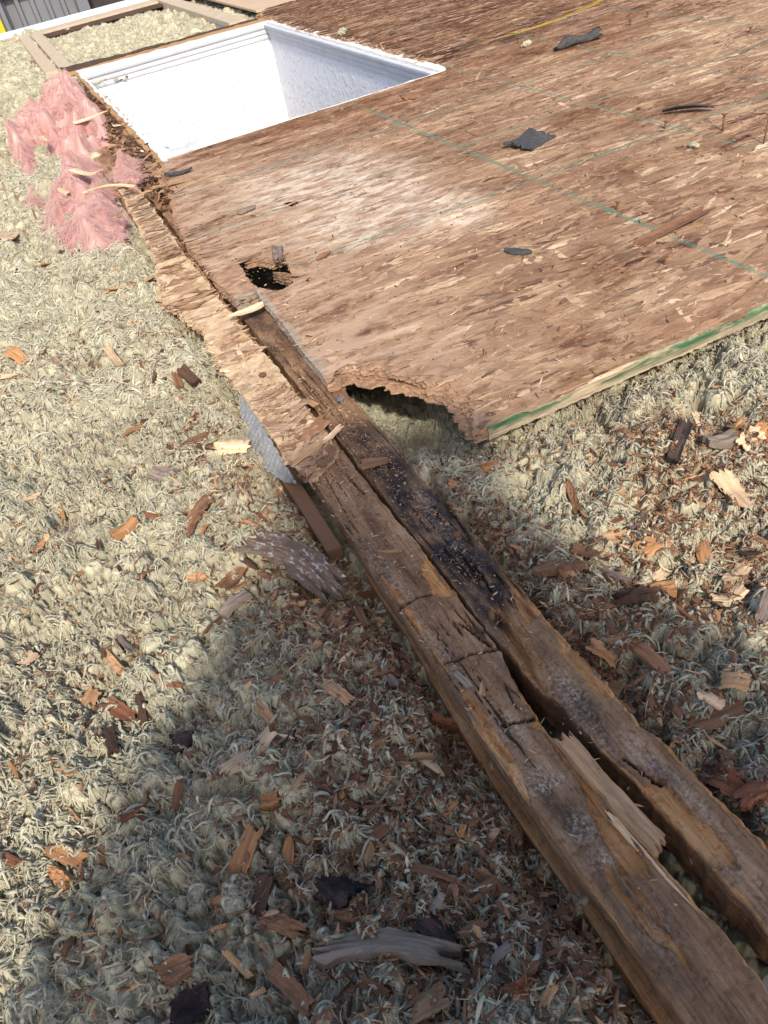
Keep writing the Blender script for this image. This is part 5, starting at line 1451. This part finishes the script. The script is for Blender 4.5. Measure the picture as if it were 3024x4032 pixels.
# crown moulding: stepped profile (a into the shaft, b up)
prof = [(0, -0.118), (0.006, -0.118), (0.009, -0.103), (0.009, -0.085), (0.016, -0.078), (0.019, -0.062), (0.019, -0.050), (0.030, -0.038), (0.034, -0.024), (0.034, -0.014), (0, -0.014)]
m = MB(); m.sweep(prof, (X0 + .001, Y1 - .001, 0), (X1 - .001, Y1 - .001, 0), (0, -1, 0))
at_parent(link('moulding', m.mesh('moulding'), M_TRIM), well)
m = MB(); m.sweep(prof, (X1 - .001, Y0 + .001, 0), (X1 - .001, Y1 - .036, 0), (-1, 0, 0))
at_parent(link('moulding', m.mesh('moulding'), M_TRIM), well)
# chipped plaster rim round the opening
g = np.random.default_rng(5)


def rim(name, a, b, w0, w1, mat, z=-0.004, rough=0.012, thick=0.012, seed=1):
    a = np.array(a, float); b = np.array(b, float); L = np.hypot(*(b - a)); d = (b - a) / L; nr = np.array([-d[1], d[0]])
    n = int(L / 0.02); t = np.linspace(0, 1, n)
    inn = a + (b - a) * t[:, None] + nr * (w0 + rough * 0.4 * fbm(t * L * 18, t * 0, seed, 3))[:, None]
    wv = w1 if np.ndim(w1) == 0 else np.interp(t, np.linspace(0, 1, len(w1)), w1)
    out = a + (b - a) * t[:, None] + nr * (wv + rough * fbm(t * L * 12, t * 0 + 4, seed + 3, 4))[:, None]
    zz = z + 0.004 * fbm(t * L * 15, t * 0 + 8, seed + 5, 3)
    V = np.concatenate([np.column_stack([inn, zz - thick]), np.column_stack([inn, zz]), np.column_stack([out, zz + 0.003]), np.column_stack([out, zz - thick])])
    k = np.arange(n - 1); Q = []
    for r in range(4):
        s_ = ((r + 1) % 4) * n; Q.append(np.stack([r * n + k, r * n + k + 1, s_ + k + 1, s_ + k], 1))
    me = mk_mesh(name, V, np.concatenate(Q), smooth_shade=False)
    bm = bmesh.new(); bm.from_mesh(me); bmesh.ops.recalc_face_normals(bm, faces=bm.faces); bm.to_mesh(me); bm.free()
    return at_parent(link(name, me, mat), well)


M_RIM = mat_plain('chipped_plaster', (0.62, 0.59, 0.54), 0.9, 0.15, var=0.35, scale=30, bump=0.6)
M_BARK = mat_plain('dark_rotten_wood', (0.075, 0.045, 0.03), 0.9, 0.15, var=0.6, scale=18, bump=0.8)
M_OCHRE = mat_plain('ochre_timber', (0.37, 0.215, 0.10), 0.85, 0.15, var=0.4, scale=14, bump=0.5)
rim('plaster_rim', (X1 + .03, Y1), (X0 - .02, Y1), -0.002, [-0.02, -0.07, -0.13, -0.2], M_RIM, seed=2)
rim('plaster_rim', (X1, Y0), (X1, Y1), -0.001, -0.055, M_RIM, seed=3)
rim('timber_rim', (X1 + .06, Y1 + .02), (X0 - .09, Y1 + .20), -0.006, [-0.22, -0.22, -0.16, -0.10], M_OCHRE, z=-0.008, seed=4, rough=0.03)
rim('timber_rim', (X0, Y1 + .1), (X0, Y0 - .05), -0.001, -0.024, M_RIM, z=0.002, seed=6)
rim('timber_rim', (X0 - 0.025, Y1 + .1), (X0 - 0.025, Y0 - .05), -0.001, -0.026, M_OCHRE, z=0.004, seed=7)
rim('timber_rim', (X0 - 0.052, Y1 + .1), (X0 - 0.052, Y0 - .1), -0.001, -0.05, M_BARK, z=-0.008, seed=8, rough=0.03)
rim('plaster_rim', (X0, Y0), (X1, Y0), -0.003, -0.013, M_RIM, z=0.001, rough=0.004, seed=9, thick=0.02)
rim('bark_strip', (X1, Y1 + 0.23), (X0 - .12, Y1 + .30), -0.002, [-0.05, -0.06, -0.10, -0.26], M_BARK, z=0.0, seed=10, rough=0.05)
ps = link('plastic_scrap', plate('plastic_scrap', 0.17, 0.16, 0.002, 'flake', 77, mat_plain('cloudy_plastic', (0.50, 0.49, 0.47), 0.35, 0.5, var=0.15, scale=20), bend=0.08))
put(ps, 0.655, 4.10, 0.006, 0.1, 0.05, 0.25)
tag(ps, 'cloudy scrap of plastic sheet on the near corner of the skylight', 'plastic scrap')

# ------------------------------------------------------------------ nails
def nail(x, y, z, h, lean, label, head=0.012, r=0.0042, mat=None, parts=False, group='nails left standing in the boards'):
    mat = mat or M_RUST
    tip = Vector((lean[0] * h, lean[1] * h, h))
    s = MB(); s.tube((0, 0, -0.012), tip, r * 0.85, r, 10)
    hd = MB(); d = tip.normalized()
    hd.tube(tip - d * 0.0005, tip + d * 0.0012, head * 0.92, head, 14); hd.tube(tip + d * 0.0012, tip + d * 0.0022, head, head * 0.85, 14)
    if parts:
        e = empty('nail', (x, y, z))
        link('shaft', s.mesh('shaft', smooth_shade=True), mat, e); link('head', hd.mesh('head'), mat, e)
    else:
        s.add(hd.v, hd.f); e = link('nail', s.mesh('nail'), mat, loc=(x, y, z))
    tag(e, label, 'nail', group)
    return e


nail(2.185, 2.206, 0.001, 0.052, (0.04, 0.02), 'bent-headed rusty nail standing tall on the deck right of the felt shred', parts=True)
nail(2.165, 2.000, 0.001, 0.088, (0.10, 0.0), 'tallest rusty nail on the deck, cut by the right edge of the picture', parts=True, r=0.003)
nail(2.089, 2.391, 0.001, 0.024, (0.15, 0.05), 'short rusty nail at the crossing of two green lines', head=0.0095, parts=True)
nail(1.382, 1.546, 0.001, 0.019, (-0.1, 0.1), 'rusty nail head leaning out of a dark hole on the deck', head=0.011, r=0.004)
nail(1.521, 1.931, 0.001, 0.022, (0.3, 0.2), 'grey green nail on the long green line', head=0.010)
nail(2.176, 2.644, 0.001, 0.008, (0.1, 0.1), 'low rusty nail between the middle green lines')
nail(2.69, 4.16, 0.001, 0.022, (0.0, 0.0), 'rusty nail in the black stain left of the curled felt')
nail(2.566, 4.13, 0.001, 0.026, (0.0, 0.0), 'rusty nail at the left end of the black stain')
nail(3.19, 3.84, 0.001, 0.024, (0.1, 0.0), 'upper nail of two on the far right of the deck')
nail(3.049, 3.80, 0.001, 0.024, (-0.1, 0.0), 'lower nail of two on the far right of the deck')
nail(3.158, 3.09, 0.001, 0.022, (0.2, 0.0), 'dark nail near the right edge of the deck')
nail(1.742, 2.712, 0.001, 0.014, (0, 0), 'nail pinning the flat felt scrap')
nail(0.425, 1.575, -0.041, 0.016, (-0.2, 0.1), 'pale round nail head under the torn deck corner', head=0.010, mat=M_STEEL)
nail(0.306, 1.535, -0.024, 0.006, (0.1, 0), 'dark nail head at the lower part of the cream strip', head=0.010)
nail(0.293, 1.815, -0.024, 0.007, (0, 0), 'dark nail head in frayed cream fibres on the strip', head=0.011)
nail(0.452, 2.44, -0.041, 0.012, (-0.2, 0), 'dark nail head at the hole in the deck', head=0.011)
nail(0.428, 1.00, -0.043, 0.005, (0, 0), 'rusty nail head on the blackened right rafter', head=0.008)
nail(2.324, 6.45, 0.001, 0.06, (0.3, 0.1), 'black nail standing on the far panel by the skylight')
nail(2.513, 6.15, 0.001, 0.12, (-0.05, 0.0), 'taller black bent nail on the far panel', r=0.005)

# ------------------------------------------------------------------ felt scraps
def felt(label, x, y, ang, L, W, bend, roll, z, shape='flake', seed=1, T=0.008, pitch=0.0):
    o = link('felt_scrap', plate('felt_scrap', L, W, T, shape, seed, M_FELT, nx=34, ny=15, bend=bend))
    put(o, x, y, z, math.radians(ang), pitch, roll)
    tag(o, label, 'felt scrap', 'tar felt scraps on the deck')
    return o


felt('flat torn black felt scrap with a nail through it in mid deck', 1.70, 2.69, 20, 0.15, 0.125, 0.07, 0.12, 0.014, 'slab', seed=311)
felt('long black felt shred lifting its edge beside the tall nails', 2.25, 2.455, -45, 0.185, 0.060, -0.05, -0.45, 0.022, 'leaf', 312)
felt('small black felt flake low on the deck', 1.147, 1.905, -58, 0.088, 0.038, 0.03, 0.0, 0.006, 'leaf', 314)
felt('thin curled black felt strip on the deck below the skylight', 0.525, 3.73, -20, 0.13, 0.030, 0.10, 0.1, 0.010, 'leaf', 315)
m = MB(); n = 16
V = []; F = []
for k in range(14):
    t = k / 13; cx = 2.56 + 0.245 * t; cy = 3.76 + 0.01 * math.sin(t * 5); r = 0.024 + 0.006 * math.sin(t * 7) - (0.016 * (1 - min(1, t * 3)))
    for j in range(n):
        a = math.radians(-60 + 300 * j / (n - 1)); rr = r * (1 + 0.12 * math.sin(j * 1.7 + k))
        V.append((cx + (0.02 * math.sin(j * 2.1) if k in (0, 13) else 0), cy + rr * math.cos(a), max(0.003, r * 0.95 + rr * math.sin(a))))
for k in range(13):
    for j in range(n - 1): F.append((k * n + j, k * n + j + 1, (k + 1) * n + j + 1, (k + 1) * n + j))
m.add(V, F)
o = link('felt_scrap', m.mesh('felt_scrap', smooth_shade=True), M_FELT); tag(o, 'black felt scrap rolled into a tube beyond the curved yellow line', 'felt scrap', 'tar felt scraps on the deck')
sm = o.modifiers.new('thickness', 'SOLIDIFY'); sm.thickness = 0.004


# small tufts of wool blown onto the boards
def tuft(x, y, z, r, label, seed):
    g = np.random.default_rng(seed)
    bm = bmesh.new(); bmesh.ops.create_icosphere(bm, subdivisions=4, radius=1)
    P = np.array([v.co[:] for v in bm.verts])
    f = 1 + 0.35 * fbm(P[:, 0] * 2 + P[:, 2] + seed, P[:, 1] * 2 - P[:, 2], seed, 4) + 0.2 * fbm(P[:, 0] * 6 + P[:, 2] * 4, P[:, 1] * 6 + seed, seed + 1, 3)
    for v, q in zip(bm.verts, f): v.co = Vector((v.co.x * 1.7, v.co.y * 0.9, v.co.z * 0.7)) * float(q) * r
    me = bpy.data.meshes.new('wool_tuft'); bm.to_mesh(me); bm.free(); me.shade_smooth()
    at = me.attributes.new('tint', 'FLOAT', 'POINT'); at.data.foreach_set('value', np.clip(0.5 + f - 1, 0, 1).astype(np.float32))
    o = link('wool_tuft', me, M_WOOL, loc=(x, y, z + r * .5)); o.rotation_euler = (0, 0, g.random() * 3)
    tag(o, label, 'wool tuft', 'wool tufts on the boards')


tuft(2.015, 2.158, 0.003, 0.014, 'small grey wool tuft on the deck below the tall nails', 1)
tuft(2.16, 5.68, 0.003, 0.032, 'grey wool tuft on the dark rim beyond the skylight', 2)
tuft(2.55, 4.02, 0.003, 0.02, 'grey wool tuft on the dark stain by the panel joint', 3)

# ------------------------------------------------------------------ eave and what lies beyond
eave = empty('roof_eave', (1, 10.8, -0.1))
tag(eave, 'roof eave with weathered fascia board and white metal drip edge', 'roof edge')
m = MB(); m.box(-6, 7, 10.62, 10.95, -0.10, -0.028)
at_parent(link('fascia_board', m.mesh('fascia_board', 0.004), M_PINE), eave)
m = MB(); m.sweep([(0, -0.02), (0.06, 0.012), (0.10, 0.018), (0.115, 0.012), (0.115, -0.16), (0.10, -0.16), (0.09, 0.0), (0.0, -0.04)], (-6, 10.97, 0), (7, 10.97, 0), (0, 1, 0))
at_parent(link('drip_edge', m.mesh('drip_edge'), M_DRIP), eave)
m = MB(); m.box(-6, 7, 10.40, 10.6, -0.07, -0.045)
at_parent(link('dark_strip', m.mesh('dark_strip', 0.004), M_BARK), eave)

cor = empty('corrugated_wall', (0.9, 14.2, -3))
tag(cor, 'grey corrugated metal wall of the shed beyond the eave', 'metal wall')
V = []; F = []
for k in range(60):
    x = 0.34 + k * 0.017; ph = (k % 12)
    y = 14.2 - (0.05 if ph in (0, 1, 2, 3) else 0.0)
    V += [(x, y, -3), (x, y, 0.2)]
for k in range(59): F.append((2 * k, 2 * k + 2, 2 * k + 3, 2 * k + 1))
m = MB(); m.add(V, F)
at_parent(link('sheet', m.mesh('sheet'), M_GREYP), cor)
m = MB(); m.box(0.30, 1.40, 14.08, 14.14, 0.14, 0.3); m.box(0.30, 0.355, 14.0, 14.1, -3, 0.2); m.box(1.36, 1.52, 14.02, 14.14, -3, 0.3)
at_parent(link('frame', m.mesh('frame', 0.004), M_GREYP), cor)
ye = MB(); ye.box(-2.2, 0.27, 14.3, 14.5, -3, 0.0)
for k in range(9): ye.box(-2.2, 0.272, 14.27, 14.31, -3 + k * 0.33, -2.72 + k * 0.33)
o = link('yellow_siding', ye.mesh('yellow_siding', 0.004), M_YEL); tag(o, 'bright yellow siding beyond the eave left of the grey wall', 'siding')
dk = MB(); dk.box(1.54, 3.6, 14.6, 14.8, -3, 0.4); dk.box(1.54, 3.6, 14.52, 14.62, -0.30, -0.26)
o = link('brown_fence', dk.mesh('brown_fence', 0.004), M_DARKB); tag(o, 'dark brown fence beyond the eave right of the grey wall', 'fence')
m = MB(); m.box(-60, 60, -40, 90, -3.2, -3.0)
o = link('ground', m.mesh('ground'), M_GROUND); tag(o, kind='structure')
m = MB()
for c in ((-4, X0 - .2, -3, 10.9), (X1 + .2, 6, -3, 10.9), (X0 - .2, X1 + .2, -3, Y0 - .2), (X0 - .2, X1 + .2, Y1 + .2, 10.9)): m.box(*c, -0.55, -0.45)
o = link('ceiling', m.mesh('ceiling'), mat_plain('ceiling_board', (0.25, 0.22, 0.18), 0.9, 0.1))
bmx = None
tag(o, kind='structure')

# ------------------------------------------------------------------ the person who stands behind the camera and throws the shade over the near boards
pm = mat_plain('cape_cloth', (0.07, 0.08, 0.10), 0.9, 0.1); ps_ = mat_plain('skin', (0.50, 0.30, 0.22), 0.6, 0.3, var=0.05)
pants = mat_plain('work_trousers', (0.12, 0.10, 0.08), 0.9, 0.1)
per = empty('person', (-0.15, -0.55, -0.06))
tag(per, 'unseen person bending forward with a phone, cape and hat added to shape the shadow', 'person')


def skin(name, joints, bones, mat, sub=2):
    me = bpy.data.meshes.new(name)
    me.from_pydata([j[0] for j in joints], bones, [])
    o = at_parent(link(name, me, mat), per)
    sk = o.modifiers.new('skin', 'SKIN')
    for k, j in enumerate(joints):
        me.skin_vertices[0].data[k].radius = j[1] if isinstance(j[1], tuple) else (j[1], j[1])
    me.skin_vertices[0].data[0].use_root = True
    ss = o.modifiers.new('sub', 'SUBSURF'); ss.levels = sub; ss.render_levels = sub
    return o


J = [((-.10, -.50, .70), .15), ((-.10, -.48, .92), .14), ((-.09, -.42, 1.13), .16), ((-.03, -.41, 1.27), .062), ((.01, -.41, 1.34), .075), ((.05, -.40, 1.46), .095),
     ((-.21, -.50, .64), .105), ((-.30, -.38, .34), .072), ((-.33, -.48, .03), .046), ((-.34, -.34, -.025), .036),
     ((.01, -.50, .64), .105), ((.10, -.38, .34), .072), ((.12, -.48, .03), .046), ((.13, -.34, -.025), .036),
     ((-.30, -.38, 1.17), .078), ((-.54, -.34, .95), .054), ((-.17, -.115, .965), .034), ((-.115, -.075, .975), .030),
     ((.12, -.38, 1.17), .078), ((.30, -.34, .95), .054), ((.15, -.115, .965), .034), ((.115, -.075, .975), .030)]
B = [(0, 1), (1, 2), (2, 3), (3, 4), (4, 5), (0, 6), (6, 7), (7, 8), (8, 9), (0, 10), (10, 11), (11, 12), (12, 13), (2, 14), (14, 15), (15, 16), (16, 17), (2, 18), (18, 19), (19, 20), (20, 21)]
for palm, sx in ((17, 1), (21, -1)):
    px, py, pz = J[palm][0]
    for k, ln in enumerate((0.050, 0.056, 0.052, 0.042)):
        i = len(J)
        J += [((px + sx * 0.022, py - 0.012, pz + 0.030 - k * 0.020), .0085), ((px + sx * (0.022 + ln * .6), py - 0.022, pz + 0.032 - k * 0.021), .0075)]
        B += [(palm, i), (i, i + 1)]
    i = len(J)
    J += [((px + sx * 0.016, py + 0.004 - 0.03, pz + 0.040), .0095), ((px + sx * 0.044, py - 0.030, pz + 0.052), .008)]
    B += [(palm, i), (i, i + 1)]
skin('body', J, B, ps_)
# wide cape, invented; its outline is shaped to cast the foreground shade
nr_, nc_ = 40, 96
V = []
for k in range(nr_):
    t = k / (nr_ - 1); z = 1.36 - 0.90 * t
    xl_ = np.interp(z, (.46, .76, .9, 1.0, 1.12, 1.25, 1.33, 1.36), (-.69, -.67, -.60, -.49, -.42, -.36, -.20, -.13)); xr_ = np.interp(z, (.46, .76, .9, 1.0, 1.12, 1.25, 1.33, 1.36), (.56, .50, .40, .34, .315, .28, .15, .08))
    c_, hw = (xl_ + xr_) / 2, (xr_ - xl_) / 2; hd = 0.09 + 0.12 * min(1, t * 2) + 0.03 * t
    for j in range(nc_):
        a = math.radians(-62 + 304 * j / (nc_ - 1)) + math.pi
        f = 1 + 0.05 * t * math.sin(a * 11) + 0.03 * t * math.sin(a * 19 + 2)
        V.append((c_ + hw * f * math.cos(a), -0.38 + hd * f * math.sin(a), z))
me = mk_mesh('shadow_cape', np.array(V), grid_faces(nc_, nr_))
o = at_parent(link('shadow_cape', me, pm), per)
sm = o.modifiers.new('thickness', 'SOLIDIFY'); sm.thickness = 0.006
# brimmed hat, also invented; the brim is sized for the shadow's broad tip
prof = [(0.001, .115), (.06, .112), (.092, .09), (.100, .03), (.104, .0), (.15, -.004), (.270, -.014), (.272, -.018), (.15, -.012), (.10, -.008)]
n = 48
V = [(r * math.cos(2 * math.pi * j / n), r * math.sin(2 * math.pi * j / n), z) for r, z in prof for j in range(n)]
F = [(k * n + j, k * n + (j + 1) % n, (k + 1) * n + (j + 1) % n, (k + 1) * n + j) for k in range(len(prof) - 1) for j in range(n)]
m = MB(); m.add(V, F)
o = at_parent(link('hat', m.mesh('hat', smooth_shade=True), pants), per); o.location = (.05, -.39, 1.50); o.rotation_euler = (-.18, 0, 0)
for sx in (-1, 1):
    m = MB(); m.tube((.05 + sx * .034, -.300, 1.44), (.05 + sx * .034, -.307, 1.44), .013, .012, 12)
    at_parent(link('eye', m.mesh('eye'), M_FELT), per)
m = MB(); m.tube((.05, -.285, 1.39), (.05, -.305, 1.435), .016, .010, 10); at_parent(link('nose', m.mesh('nose', 0.003), ps_), per)
ph = link('mobile_phone', (lambda q: (q.box(-.075, .075, -.004, .004, -.038, .038), q.mesh('mobile_phone', 0.003))[1])(MB()), M_FELT)
ph.matrix_world = Matrix(((R_[0], -D_[0], -F_[0], 0 - 0.014 * F_[0]), (R_[1], -D_[1], -F_[1], -0.014 * F_[1]), (R_[2], -D_[2], -F_[2], 1 - 0.014 * F_[2]), (0, 0, 0, 1))) @ Matrix.Rotation(math.radians(90), 4, 'X')
tag(ph, 'black mobile phone held up in both hands by the person', 'phone')
